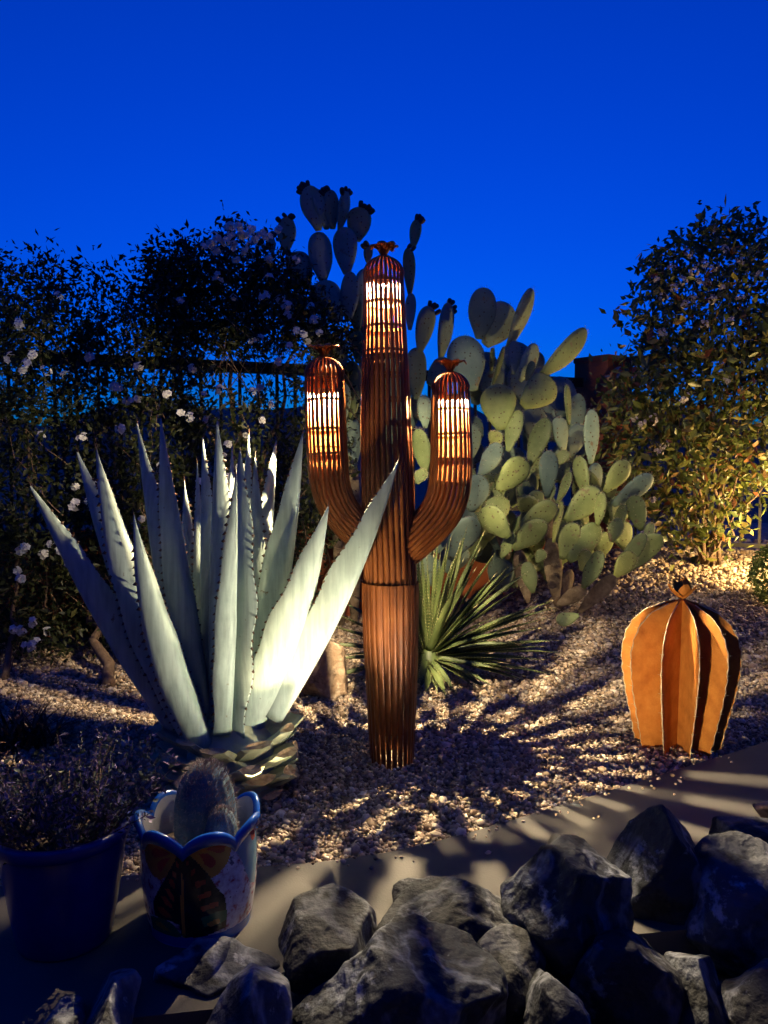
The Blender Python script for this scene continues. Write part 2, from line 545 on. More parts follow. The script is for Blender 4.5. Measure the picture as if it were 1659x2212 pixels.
M['pebble'] = island_mat('gravel_stone', [(0.0, (0.12, 0.075, 0.045)), (0.2, (0.31, 0.22, 0.14)), (0.4, (0.23, 0.20, 0.17)), (0.55, (0.52, 0.37, 0.24)), (0.75, (0.44, 0.34, 0.25)), (0.9, (0.66, 0.54, 0.39)), (1.0, (0.68, 0.61, 0.52))], 0.65, 0.0, 0.4)

def scatter_gravel(n, y0, y1, s0, s1):
    y = np.sqrt(rng.uniform(y0 ** 2, y1 ** 2, n))
    x = rng.uniform(-0.53, 0.53, n) * y
    ok = (y > edge_y(x) + 0.006)
    x, y = x[ok], y[ok]
    s = rng.uniform(s0, s1, len(x)) * np.where(rng.random(len(x)) < 0.07, rng.uniform(1.5, 2.4, len(x)), 1.0)
    z = np.array([ground_z(a, b) for a, b in zip(x, y)]) + rng.uniform(-0.011, 0.006, len(x))
    return np.stack([x, y, z], 1), s
p1, s1 = scatter_gravel(44000, 1.9, 3.6, 0.0055, 0.0105)
p2, s2 = scatter_gravel(30000, 3.6, 5.2, 0.008, 0.014)
p3, s3 = scatter_gravel(20000, 5.2, 7.2, 0.011, 0.02)
# a few stones kicked onto the path
n4 = 70
x4 = rng.uniform(-0.9, 1.3, n4)
y4 = edge_y(x4) - np.abs(rng.normal(0, 0.06, n4)) - 0.004
p4 = np.stack([x4, y4, np.full(n4, PATH_Z + 0.003)], 1); s4 = rng.uniform(0.004, 0.009, n4)
pebbles('gravel', np.concatenate([p1, p2, p3, p4]), np.concatenate([s1, s2, s3, s4]), M['pebble'])

# ------------------------------------------------------------------ fence line at the back of the bed
FA = Vector((-3.6, 4.41, 0)); FB = Vector((1.82, 6.6, 0)); FC = Vector((4.6, 4.9, 0))
def fence_D(u):
    return 5.866 / (1 - 0.404 * (u - 829.5) / F)

def frame_line(a, b):
    d = (b - a).normalized()
    n = Vector((-d.y, d.x, 0))
    return d, n, (b - a).length

def wall(name, a, b, h, th, label):
    d, n, L = frame_line(a, b)
    mat = Matrix(((d.x, n.x, 0, a.x), (d.y, n.y, 0, a.y), (0, 0, 1, 0), (0, 0, 0, 1)))
    r = root(name, a, label, 'wall')
    m = MB(); m.box(0, L, -th / 2, th / 2, -0.2, h, 0, mat); m.build('wall_body', M['stucco'], r)
    m = MB(); m.box(-0.0, L, -th / 2 - 0.03, th / 2 + 0.03, h + 0.002, h + 0.06, 0, mat); m.build('coping', M['stucco'], r)
    return mat, L

def iron_fence(name, a, b, z0, z1, label):
    d, n, L = frame_line(a, b)
    mat = Matrix(((d.x, n.x, 0, a.x), (d.y, n.y, 0, a.y), (0, 0, 1, 0), (0, 0, 0, 1)))
    r = root(name, a + Vector((0, 0, z0)), label, 'fence', 'iron fence panels on the stucco wall')
    m = MB(); m.box(0, L, -0.03, 0.03, z1 - 0.075, z1, 0, mat); m.build('top_rail', M['iron'], r)
    m = MB(); m.box(0, L, -0.02, 0.02, z0 + 0.04, z0 + 0.075, 0, mat); m.build('bottom_rail', M['iron'], r)
    k = int(L / 0.13)
    for i in range(k):
        x = (i + 0.5) * L / k
        m = MB(); m.box(x - 0.010, x + 0.010, -0.010, 0.010, z0 + 0.076, z1 - 0.076, 0, mat)
        m.build('bar', M['iron'], r)
    return r

wall('stucco_wall', FA, FB, 0.62, 0.2, 'low terracotta stucco wall under the iron fence, behind the agave and hedge')
iron_fence('iron_fence', FA, FB + (FA - FB).normalized() * 0.22, 0.685, 1.80, 'black iron bar fence behind the hedge, running up to the terracotta pillar')
iron_fence('iron_fence', FB + (FC - FB).normalized() * 0.22, FC, 0.42, 1.97, 'iron fence panel behind the tall leafy shrub, beyond the terracotta pillar')

r = root('stucco_pillar', (FB.x, FB.y, 0), 'square terracotta stucco pillar at the fence corner beside the tall shrub', 'pillar')
mrot = Matrix.Translation(Vector((FB.x, FB.y, 0))) @ Matrix.Rotation(math.radians(38), 4, 'Z')
m = MB(); m.box(-0.165, 0.165, -0.165, 0.165, -0.2, 1.93, 0, mrot); m.build('shaft', M['stucco'], r)
m = MB(); m.box(-0.172, 0.172, -0.172, 0.172, 1.932, 1.975, 0, mrot); m.build('cap', M['stucco'], r)
# ------------------------------------------------------------------ saguaro sculpture
SD = G(845, 1640).y          # distance of the sculpture
def rib_tube(parent, path, radii, slots, N, a0=0.0, dome=True, thick=0.0025, name='rib', depth=1.0, shut=None):
    """fluted tube of N separate ribs with open slots between them"""
    pts = [Vector(p) for p in path]
    n = len(pts)
    # parallel-transport frame
    fr = []
    up = None
    for i in range(n):
        t = (pts[min(i + 1, n - 1)] - pts[max(i - 1, 0)]).normalized()
        if up is None:
            a = Vector((0, -1, 0)); a = (a - t * a.dot(t)).normalized()
        else:
            a = (up - t * up.dot(t)).normalized()
        up = a
        fr.append((a, t.cross(a)))
    prof = [(-1.0, 0.945), (-0.5, 0.972), (0.0, 1.0), (0.5, 0.972), (1.0, 0.945)]
    prof = [(s, 1 - (1 - q) * depth) for s, q in prof]
    for k in range(N):
        ac = a0 + 2 * math.pi * k / N
        vs = []; fs = []
        for i in range(n):
            a, b = fr[i]
            sl = slots[i]
            if shut is not None and (fr[-8][0] * math.cos(ac) + fr[-8][1] * math.sin(ac)).dot(shut) > 0.72:
                sl = 0.02          # side closed towards the trunk, added to block the arm lamp's light
            h = math.pi / N * (1 - sl)
            for inner in (0, 1):
                for s, q in prof:
                    an = ac + s * h
                    rr = radii[i] * q - inner * thick
                    vs.append(pts[i] + (a * math.cos(an) + b * math.sin(an)) * max(rr, 0.002))
        for i in range(n - 1):
            o = i * 10; p = o + 10
            for j in range(4):
                fs.append((o + j, o + j + 1, p + j + 1, p + j))
                fs.append((o + 6 + j, o + 5 + j, p + 5 + j, p + 6 + j))
            fs.append((o, p, p + 5, o + 5))
            fs.append((o + 4, o + 9, p + 9, p + 4))
        mk(name, vs, fs, M['steel'], parent, True)
    return pts, fr

def ring(parent, c, a, b, t, R, h=0.007, w=0.006):
    vs = []; fs = []
    n = 36
    for k in range(n):
        an = 2 * math.pi * k / n
        d = a * math.cos(an) + b * math.sin(an)
        vs += [c + d * R - t * h / 2, c + d * R + t * h / 2, c + d * (R - w) + t * h / 2, c + d * (R - w) - t * h / 2]
    for k in range(n):
        o = 4 * k; p = 4 * ((k + 1) % n)
        for j in range(4):
            fs.append((o + j, o + (j + 1) % 4, p + (j + 1) % 4, p + j))
    return mk('ring', vs, fs, M['steel'], parent, False)

def disc(name, parent, c, a, b, t, R, h, mat, n=28):
    vs = []; fs = []
    for s in (-h / 2, h / 2):
        for k in range(n):
            an = 2 * math.pi * k / n
            vs.append(c + (a * math.cos(an) + b * math.sin(an)) * R + t * s)
    fs.append(tuple(range(n - 1, -1, -1))); fs.append(tuple(range(n, 2 * n)))
    for k in range(n):
        k2 = (k + 1) % n
        fs.append((k, k2, n + k2, n + k))
    return mk(name, vs, fs, mat, parent, False)

def lamp(parent, c, key, hang=0.03):
    """little downward lamp: housing, neck and a glowing element"""
    X, Y, Z = Vector((1, 0, 0)), Vector((0, 1, 0)), Vector((0, 0, 1))
    h = disc('lamp_housing', parent, c + Vector((0, 0, hang)), X, Y, Z, 0.026, 0.022, M['lamp_metal'], 20)
    # small downward-facing glowing chip set into the underside of the housing
    disc('lamp_element', h, c + Vector((0, 0, hang - 0.0125)), X, Y, Z, 0.0018, 0.002, emit_mat('lamp_glow_' + key, LAMP_COL, LAMP_L * LAMP[key]), 10)

def steel_flower(parent, c, size, npet, flare, seed, h=1.0):
    rd = random.Random(seed)
    for k in range(npet):
        a = 2 * math.pi * (k + rd.uniform(-0.15, 0.15)) / npet
        d = Vector((math.cos(a), math.sin(a), 0)); s = Vector((-math.sin(a), math.cos(a), 0))
        vs = []; fs = []
        rows = [(0.14, 0.0, 0.10), (0.20, 0.30, 0.16), (0.34, 0.62, 0.30), (0.62, 0.82 + rd.uniform(-.06, .06), 0.40), (0.92, 0.86 + rd.uniform(-.12, .08), 0.28), (1.06, 0.78 + rd.uniform(-.15, .1), 0.06)]
        for r_, z_, w_ in rows:
            for q in (-1, -0.5, 0, 0.5, 1):
                vs.append(c + d * (r_ * size * flare) + s * (q * w_ * size) + Vector((0, 0, (z_ - 0.10 * q * q + rd.uniform(-.02, .02)) * size * h)))
        n0 = len(vs)
        vs += [v - d * 0.002 + Vector((0, 0, -0.0015)) for v in vs]
        for i in range(5):
            for j in range(4):
                q = i * 5 + j
                fs.append((q, q + 1, q + 6, q + 5)); fs.append((n0 + q + 1, n0 + q, n0 + q + 5, n0 + q + 6))
        per = [0, 1, 2, 3, 4, 9, 14, 19, 24, 29, 28, 27, 26, 25, 20, 15, 10, 5]
        for i in range(len(per)):
            p, q = per[i], per[(i + 1) % len(per)]
            fs.append((p, n0 + p, n0 + q, q))
        mk('petal', vs, fs, M['steel'], parent, True)

k_ = 1659.0 / 1920.0
S = lambda x, y, D=None: P(x * k_, y * k_, D if D else SD)     # from full-size picture points
px = lambda w, D=None: w * k_ / F * (D if D else SD)
base_c = S(981, 1905)
sag = root('saguaro_sculpture', (base_c.x, SD, 0.0), 'tall rusted steel saguaro cactus lantern with two raised arms and glowing slots', 'sculpture')

# trunk centre line (full-size picture points) from the ground up
def interp_path(keys, step):
    """keys: (x, y, radius_px, slot) -> dense 3D samples"""
    P3 = [S(k[0], k[1]) for k in keys]
    out = []
    for i in range(len(keys) - 1):
        L = (P3[i + 1] - P3[i]).length
        n = max(1, int(round(L / step)))
        for j in range(n):
            t = j / n
            out.append((P3[i].lerp(P3[i + 1], t), keys[i][2] + (keys[i + 1][2] - keys[i][2]) * t, keys[i][3] + (keys[i + 1][3] - keys[i][3]) * t))
    out.append((P3[-1], keys[-1][2], keys[-1][3]))
    return [o[0] for o in out], [px(o[1]) for o in out], [o[2] for o in out]

def dome(pts, rad, slots, frac=0.33, n=7):
    """round the top over"""
    t = (pts[-1] - pts[-2]).normalized()
    R = rad[-1]; c = pts[-1]
    for i in range(1, n + 1):
        a = i / n * math.radians(72)
        pts.append(c + t * (R * 0.95 * math.sin(a)))
        rad.append(R * (math.cos(a) * (1 - 0.0) + 0.05))
        slots.append(slots[-1] + (0.30 - slots[-1]) * 0.3)
    return pts, rad, slots

# lower section: nearly closed ribs, slightly wider than the upper section
lp, lr, ls = interp_path([(981, 1908, 55, 0.13), (980, 1840, 59, 0.12), (979, 1720, 65, 0.09), (977, 1600, 70, 0.05), (976, 1500, 72.5, 0.04), (976, 1455, 72.5, 0.04)], 0.045)
lp[0].z = -0.03
rib_tube(sag, lp, lr, ls, 24, 0.1, name='lower_rib', depth=0.4)
up_, ur, us = interp_path([(976, 1462, 67, 0.10), (975, 1400, 67, 0.12), (972, 1330, 67, 0.14), (969, 1230, 67, 0.16), (965, 1060, 63, 0.18), (963, 905, 58, 0.24), (962, 885, 57, 0.33), (961, 800, 53, 0.33), (959, 715, 50.5, 0.33), (959, 690, 50, 0.40)], 0.032)
up_, ur, us = dome(up_, ur, us)
pts, fr = rib_tube(sag, up_, ur, us, 26, 0.1, name='upper_rib')
Z = Vector((0, 0, 1)); X = Vector((1, 0, 0)); Y = Vector((0, 1, 0))
def at_y(pts, rad, y_src):
    z = S(960, y_src).z
    i = min(range(len(pts)), key=lambda i: abs(pts[i].z - z))
    return pts[i], rad[i], i
zz = sorted({round(S(960, y).z, 3) for y in (705, 758, 818, 879, 937, 998, 1057, 1115, 1175, 1235, 1295, 1350, 1405)})
for z in zz:
    i = min(range(len(up_)), key=lambda i: abs(up_[i].z - z))
    ring(sag, Vector((up_[i].x, up_[i].y, z)), X, Y, Z, ur[i] * 0.93, 0.0095, 0.006)
for y in (1470, 1560, 1650, 1740, 1820, 1885):
    c, R_, i = at_y(lp, lr, y)
    ring(sag, Vector((c.x, c.y, S(960, y).z)), X, Y, Z, R_ * 0.91, 0.006, 0.005)
c, R_, i = at_y(up_, ur, 889)
disc('baffle_plate', sag, Vector((c.x, c.y, S(960, 889).z)), X, Y, Z, R_ * 0.88, 0.004, M['plate'])
disc('crown_plate', sag, up_[-1], X, Y, Z, ur[-1] * 0.9, 0.006, M['steel'])
c, R_, i = at_y(up_, ur, 728)
lamp(sag, Vector((c.x, c.y, S(960, 728).z)), 'trunk')
steel_flower(sag, up_[-1], px(36), 7, 0.95, 3, 1.0)
c, R_, i = at_y(lp, lr, 1868)
lamp(sag, Vector((c.x, c.y, S(960, 1868).z)), 'base')

def arm(keys, plate_y, lamp_y, seed, key, shut):
    ap, ar, asl = interp_path(keys, 0.022)
    # relax the corners of the centre line
    for _ in range(6):
        q = [p.copy() for p in ap]
        for i in range(1, len(ap) - 1):
            q[i] = (ap[i - 1] + ap[i] * 2 + ap[i + 1]) / 4
        ap = q
    ap, ar, asl = dome(ap, ar, asl)
    pts, fr = rib_tube(sag, ap, ar, asl, 24, 0.15, name='arm_rib', shut=shut)
    acc = 0.05
    for i in range(1, len(ap) - 6):
        acc += (ap[i] - ap[i - 1]).length
        if acc >= 0.085:
            acc = 0
            t = (ap[i + 1] - ap[i - 1]).normalized()
            ring(sag, ap[i], fr[i][0], fr[i][1], t, ar[i] * 0.93, 0.0095, 0.006)
    c, R_, i = at_y(ap, ar, plate_y)
    disc('baffle_plate', sag, Vector((c.x, c.y, S(960, plate_y).z)), X, Y, Z, R_ * 0.66, 0.004, M['plate'])
    c, R_, i = at_y(ap, ar, lamp_y)
    lamp(sag, Vector((c.x, c.y, S(960, lamp_y).z)), key)
    disc('crown_plate', sag, ap[-1], X, Y, Z, ar[-1] * 0.9, 0.006, M['steel'])
    steel_flower(sag, ap[-1], px(37), 6, 1.05, seed, 1.0)

arm([(950, 1362, 45, 0.05), (915, 1345, 46, 0.06), (880, 1313, 47, 0.10), (843, 1270, 49, 0.16), (823, 1212, 50.5, 0.26), (819, 1150, 51.5, 0.34), (816, 1100, 51.5, 0.33), (813, 1000, 51, 0.33), (811, 940, 49, 0.40)], 1117, 1000, 11, 'left', X)
arm([(990, 1392, 46, 0.05), (1026, 1362, 49, 0.06), (1062, 1326, 51, 0.10), (1101, 1286, 53, 0.16), (1123, 1236, 53.5, 0.26), (1128, 1180, 53.5, 0.34), (1129, 1130, 52.5, 0.33), (1127, 1040, 50, 0.33), (1126, 975, 47, 0.40)], 1150, 1016, 12, 'right', -X)

# ------------------------------------------------------------------ barrel cactus sculpture
bc = G(1462, 1608)
BD = bc.y
bar = root('barrel_cactus_sculpture', (bc.x, bc.y, 0), 'orange rusted steel barrel cactus sculpture with upright fins and petal flower', 'sculpture')
BH = P(1474, 1294, BD).z
BR = 122.0 / F * BD
prof = [(0.00, 0.70), (0.12, 0.76), (0.25, 0.84), (0.4, 0.93), (0.55, 0.99), (0.66, 1.0), (0.76, 0.95), (0.85, 0.82), (0.92, 0.63), (0.965, 0.33), (0.99, 0.20), (1.0, 0.03)]
def fin_r(t):
    for (t0, r0), (t1, r1) in zip(prof, prof[1:]):
        if t <= t1:
            q = (t - t0) / (t1 - t0)
            return r0 + (r1 - r0) * q
    return 0.03
view = math.atan2(-bc.y, -bc.x)        # direction towards the viewer
top_shift = Vector(P(1474, 1294, BD)) - Vector((bc.x, bc.y, BH))
fin_az = [-88, -54, -17, 17.5, 49, 80, 116, 152, 188, 222, 250]
for j, az in enumerate(fin_az):
    ang = view + math.radians(az)
    d = Vector((math.cos(ang), math.sin(ang), 0)); s = Vector((-math.sin(ang), math.cos(ang), 0))
    rd = random.Random(100 + j)
    m = MB(); w = MB(); sp = MB()
    n = 40
    th = 0.0022
    pin = []; pout = []
    for i in range(n + 1):
        t = i / n
        z = -0.02 + (BH + 0.02) * t
        c0 = Vector((bc.x, bc.y, z)) + top_shift * t
        r = fin_r(t) * BR * (1 + 0.012 * math.sin(i * 1.9 + j) + rd.uniform(-0.006, 0.006))
        pin.append(c0 + d * 0.004); pout.append(c0 + d * max(r, 0.008))
    vs = []; fs = []
    for sd in (-th, th):
        for i in range(n + 1):
            for q in (0, 0.35, 0.7, 1.0):
                bulge = 0.012 * math.sin(math.pi * q) * (1 if sd else 1)
                vs.append(pin[i].lerp(pout[i], q) + s * (sd + bulge * (0.5 if j % 2 else -0.4)))
    A = 4 * (n + 1)
    for i in range(n):
        for q in range(3):
            o = i * 4 + q
            fs.append((o, o + 1, o + 5, o + 4)); fs.append((A + o + 1, A + o, A + o + 4, A + o + 5))
        o = i * 4 + 3
        fs.append((o, A + o, A + o + 4, o + 4))
    fin = mk('fin', vs, fs, M['rust'], bar, False)
    # rough bright torch-cut edge
    ed = [pout[i] + d * 0.001 for i in range(1, n)]
    w.tube(ed, [0.0026 * rd.uniform(0.45, 1.3) for _ in ed], 6)
    w.build('cut_edge', M['weld'], fin, True)
    for i in range(3, n - 2, 5):
        for sg in (-1, 1):
            q = pout[i]
            sp.tube([q, q + d * 0.012 + s * (sg * 0.010) + Vector((0, 0, 0.004))], [0.0012, 0.0004], 4)
    sp.build('thorns', M['weld'], fin, False, 'stuff')
ftop = Vector((bc.x, bc.y, BH)) + top_shift
m = MB(); m.tube([ftop + Vector((0, 0, -0.02)), ftop + Vector((0, 0, 0.006))], 0.006, 8); m.build('stem', M['rust'], bar, True)
def curl(az, tilt, L, W, curlk):
    ang = view + math.radians(az)
    d = Vector((math.cos(ang), math.sin(ang), 0)); s = Vector((-math.sin(ang), math.cos(ang), 0))
    vs = []; fs = []
    n = 9
    p = ftop + Vector((0, 0, 0.002)); a = tilt
    rows = []
    for i in range(n):
        t = i / (n - 1)
        wd = W * math.sin(math.pi * (0.06 + 0.86 * t) ** 0.8) + 0.003
        nrm = d * -math.sin(a) + Vector((0, 0, math.cos(a)))
        for q in (-1, -0.5, 0, 0.5, 1):
            vs.append(p + s * (q * wd) + nrm * (q * q * wd * 0.35))
        p = p + (d * math.cos(a) + Vector((0, 0, math.sin(a)))) * (L / (n - 1))
        a += curlk / n
    n0 = len(vs)
    vs += [v + Vector((0, 0, -0.0018)) - d * 0.001 for v in vs]
    for i in range(n - 1):
        for j in range(4):
            q = i * 5 + j
            fs.append((q, q + 1, q + 6, q + 5)); fs.append((n0 + q + 1, n0 + q, n0 + q + 5, n0 + q + 6))
    mk('petal', vs, fs, M['rust'], bar, True)
curl(-70, 0.35, 0.085, 0.026, 1.1)
curl(20, 0.55, 0.075, 0.024, 1.2)
curl(75, 0.45, 0.08, 0.022, 0.9)
curl(170, 0.9, 0.085, 0.03, 0.7)
curl(240, 0.7, 0.08, 0.026, 0.9)
# ------------------------------------------------------------------ generic fleshy leaf
def leaf_mesh(base, tip, width, inward, bend, chan=0.30, thick=0.02, n=26, prof=None, teeth=0.0, pitch=0.03, rd=random, wave=0.0, tipspine=True):
    base, tip, bend = Vector(base), Vector(tip), Vector(bend)
    ctrl = (base + tip) / 2 + bend
    prof = prof or (lambda t: (0.78 + 0.22 * smooth(0, 0.35, t)) * (1 - max(0.0, (t - 0.36) / 0.64) ** 1.75))
    V = []; Fs = []; Mi = []
    SS = (-1, -0.72, -0.38, 0, 0.38, 0.72, 1)
    edges = {-1: [], 1: []}
    ph = rd.uniform(0, 6)
    for i in range(n + 1):
        t = i / n
        p = base * (1 - t) ** 2 + ctrl * (2 * t * (1 - t)) + tip * t ** 2
        tg = ((ctrl - base) * (1 - t) + (tip - ctrl) * t).normalized()
        side = tg.cross(Vector(inward)).normalized()
        nr = side.cross(tg).normalized()
        w = max(width / 2 * prof(t), 0.0012)
        ch = chan * (0.75 + 0.5 * t)
        for top in (1, 0):
            for s in (SS if top else SS[::-1]):
                th = 0 if top else thick * (1 - 0.82 * s * s) * (1 - 0.85 * t)
                wob = wave * w * math.sin(t * 23 + ph + (1.5 if s > 0 else 0)) * abs(s) ** 2
                q = p + side * (s * w * (1 - 0.16 * ch)) + nr * (ch * w * s * s - 0.3 * ch * w - th + wob)
                V.append(q)
                if top and abs(s) == 1:
                    edges[s].append((q, side * s, tg, nr, w, t))
    K = 14
    for i in range(n):
        for k in range(K):
            k2 = (k + 1) % K
            Fs.append((i * K + k, i * K + k2, (i + 1) * K + k2, (i + 1) * K + k)); Mi.append(0)
    Fs.append(tuple(range(K - 1, -1, -1))); Mi.append(0)
    Fs.append(tuple(range(n * K, n * K + K))); Mi.append(1)
    if teeth:
        for s in (-1, 1):
            E = edges[s]
            acc = 0
            for i in range(1, len(E)):
                seg = (E[i][0] - E[i - 1][0]).length
                pos = 0
                while acc + (seg - pos) >= pitch:
                    pos += pitch - acc; acc = 0
                    f = pos / seg
                    q = E[i - 1][0].lerp(E[i][0], f)
                    sd, tg, nr, w, t = E[i][1], E[i][2], E[i][3], E[i][4], E[i][5]
                    if t > 0.93 or t < 0.05:
                        continue
                    h = teeth * rd.uniform(0.6, 1.25)
                    b = len(V)
                    V += [q - tg * h * 0.75 - sd * 0.002, q + tg * h * 0.75 - sd * 0.002, q + sd * h - tg * h * rd.uniform(-0.3, 0.5) + nr * h * 0.2, q - nr * h * 0.5 - sd * 0.002]
                    Fs += [(b, b + 1, b + 2), (b + 1, b + 3, b + 2), (b + 3, b, b + 2)]
                    Mi += [1, 1, 1]
                acc += seg - pos
    if tipspine:
        tg = (tip - ctrl).normalized()
        a = tg.cross(Vector((0.3, 0.5, 0.8))).normalized(); c = tg.cross(a)
        b = len(V)
        r = 0.0028
        V += [tip - tg * 0.01 + a * r, tip - tg * 0.01 - a * r * 0.5 + c * r, tip - tg * 0.01 - a * r * 0.5 - c * r, tip + tg * 0.028]
        Fs += [(b, b + 1, b + 3), (b + 1, b + 2, b + 3), (b + 2, b, b + 3)]; Mi += [1, 1, 1]
    return V, Fs, Mi

# ------------------------------------------------------------------ agave
ac = G(500, 1702)
AD = ac.y
aga = root('agave', (ac.x, ac.y, 0), 'large blue-grey agave with tall toothed leaves beside the steel saguaro', 'plant')
c3 = crop(60, 1030, 1.746)
AX = Vector((ac.x, ac.y, 0.2))
# tip x, y, base x, y, apparent width, tip depth, base depth, outward curve, turn of the outer face (+ = towards the saguaro)
AG = [
    (30, 322, 668, 1385, 122, -0.12, -0.02, 0.03, -28),
    (235, 175, 690, 1350, 118, 0.12, 0.02, 0.05, -40),
    (315, 165, 760, 1400, 200, -0.10, -0.05, 0.05, 57),
    (478, 448, 785, 1452, 170, -0.24, -0.10, 0.05, 52),
    (495, 50, 745, 1350, 128, 0.22, 0.05, 0.03, -45),
    (597, 28, 790, 1340, 160, 0.06, 0.03, 0.02, 41),
    (755, 225, 800, 1300, 80, 0.36, 0.10, 0.0, 41),
    (782, 112, 820, 1300, 90, 0.26, 0.08, 0.0, -45),
    (845, 38, 850, 1340, 128, 0.10, 0.02, 0.0, -35),
    (910, 150, 870, 1300, 80, 0.42, 0.10, 0.0, -30),
    (945, 168, 905, 1390, 180, -0.08, -0.03, 0.0, -68),
    (925, 275, 868, 1395, 105, -0.22, -0.09, 0.0, 62),
    (982, 103, 920, 1320, 90, 0.26, 0.06, 0.0, -40),
    (1100, 124, 960, 1320, 128, 0.34, 0.08, 0.02, 55),
    (1216, 92, 985, 1330, 160, 0.10, 0.02, 0.04, 52),
    (1327, 412, 965, 1425, 185, -0.03, 0.0, 0.06, 57),
    (1630, 222, 1085, 1330, 128, 0.02, 0.01, 0.05, 66),
    (1010, 200, 985, 1340, 120, 0.18, 0.05, 0.0, -30),
    (700, 300, 770, 1320, 120, 0.40, 0.12, 0.0, 20),
]
for j, (tx, ty, bx, by, w, dt, db, cv, fc) in enumerate(AG):
    rd = random.Random(40 + j)
    b = P(*c3(bx, by), AD + db); t = P(*c3(tx, ty), AD + dt)
    mid = (b + t) / 2
    out = Vector((mid.x - AX.x, mid.y - AX.y, 0))
    if out.length < 0.03:
        out = Vector((0.05, 0.03 if dt > 0 else -0.05, 0))
    fa = math.radians(fc)
    inward = Vector((-math.sin(fa), math.cos(fa), 0.25))
    ax = (t - b).normalized()
    side = ax.cross(inward).normalized()
    vw = (mid - cam.location).normalized()
    sp = side - vw * side.dot(vw); sp = sp - ax * sp.dot(ax)
    fr_ = max(0.55, sp.length)
    wid = 0.90 * w / 1.746 * k_ / F * mid.y / fr_
    dn = Vector((out.x, out.y, -0.1)).normalized()
    V, Fs, Mi = leaf_mesh(b, t, wid, inward, dn * cv, (0.95 if j in (0, 1, 5, 16) else 0.6) if abs(dt) < 0.2 else 0.45, 0.026, 34, None, 0.0095, 0.026, rd, 0.07)
    o = mk('leaf', V, Fs, [M['agave'], M['thorn']], aga, True, Mi)

# cut leaf stubs round the base
def stub(p, d, up, w, L, h, rd):
    """short thick leaf base with a sloping dry cut"""
    s = d.cross(up).normalized(); u = s.cross(d).normalized()
    vs = []; fs = []; mi = []
    secs = [(0.0, 0.95, 1.0), (0.4, 1.08, 1.08), (0.75, 1.0, 1.0), (1.0, 0.80, 0.85)]
    ring_ = [(-1, 0.10), (-0.62, 0.40), (0, 0.50), (0.62, 0.40), (1, 0.10), (0.72, -0.50), (0, -0.85), (-0.72, -0.50)]
    slant = rd.uniform(0.25, 0.6); skew = rd.uniform(-0.25, 0.25)
    for t, kw, kh in secs:
        for a, b in ring_:
            lift = 0.25 * h * t * t
            cutback = (slant * (b + 0.85) * 0.8 + skew * a) * h if t == 1.0 else 0
            vs.append(p + d * (t * L - cutback + rd.uniform(-.005, .005) * (t > 0.5)) + s * (a * w / 2 * kw) + u * (b * h / 2 * kh + lift))
    for i in range(3):
        for k in range(8):
            k2 = (k + 1) % 8
            fs.append((i * 8 + k, i * 8 + k2, i * 8 + 8 + k2, i * 8 + 8 + k)); mi.append(0)
    # ragged dry cut face, slightly sunken in the middle
    cen = sum((vs[24 + k] for k in range(8)), Vector()) / 8 - d * 0.006
    vs.append(cen)
    for k in range(8):
        fs.append((24 + k, 24 + (k + 1) % 8, 32)); mi.append(1)
    mk('cut_leaf_base', vs, fs, [M['stub'], M['cut']], aga, False, mi)
m = MB(); m.lathe([(0.02, 0.26), (0.09, 0.23), (0.14, 0.17), (0.15, 0.09), (0.14, 0.0), (0.13, -0.03)], (ac.x, ac.y, 0), 20)
m.build('stem', M['stub'], aga, True)
rd = random.Random(5)
for row, (z, R_, n, L, tilt) in enumerate([(0.02, 0.12, 10, 0.09, 0.15), (0.06, 0.13, 11, 0.11, 0.25), (0.105, 0.13, 11, 0.12, 0.38), (0.15, 0.12, 10, 0.12, 0.55)]):
    for k in range(n):
        a = 2 * math.pi * (k + 0.5 * (row % 2)) / n + rd.uniform(-0.1, 0.1)
        e = Vector((math.cos(a), math.sin(a), 0))
        d = (e + Vector((0, 0, tilt + rd.uniform(-.12, .12)))).normalized()
        stub(Vector((ac.x, ac.y, z + rd.uniform(-.012, .012))) + e * R_, d, Vector((0, 0, 1)), rd.uniform(0.09, 0.13), L * rd.uniform(0.85, 1.3), rd.uniform(0.036, 0.055), rd)

# ------------------------------------------------------------------ yucca behind the saguaro
yc = G(925, 1478)
yuc = root('yucca', (yc.x, yc.y, 0), 'spiky green yucca rosette with narrow leaves behind the steel saguaro', 'plant')
c14 = crop(780, 1300, 2.592)
YD = yc.y
YH = P(*c14(755, 850), YD)
YL = [(745, 240), (715, 250), (790, 230), (830, 240), (900, 300), (960, 150), (1000, 60), (1110, 90), (1235, 140), (1320, 250), (1400, 240), (1450, 300), (1360, 430), (1210, 550), (1560, 520), (1560, 570), (1440, 790), (1490, 820), (1620, 860), (1500, 905), (1560, 1000), (1400, 1075), (1340, 940), (1290, 1010), (1130, 1180), (1060, 1090), (925, 1250), (870, 1150), (810, 1240), (740, 1150), (760, 1100), (700, 1060), (640, 1150), (180, 520), (110, 680), (40, 795), (170, 880), (230, 460), (80, 1045), (30, 1115), (220, 990), (330, 400), (520, 300), (610, 200), (420, 260), (680, 180), (870, 180), (1180, 360), (1280, 480), (1050, 330), (900, 120), (1340, 620), (1250, 720), (560, 700), (480, 560), (390, 640), (1480, 700), (1600, 780), (1380, 1010), (1250, 860), (1500, 640), (1420, 560), (1120, 420), (980, 260), (940, 440), (1060, 560), (1160, 640), (100, 900), (140, 600), (260, 760), (1330, 800), (1200, 960), (700, 120), (650, 300), (820, 90), (1080, 200), (1180, 1080)]
rd = random.Random(21)
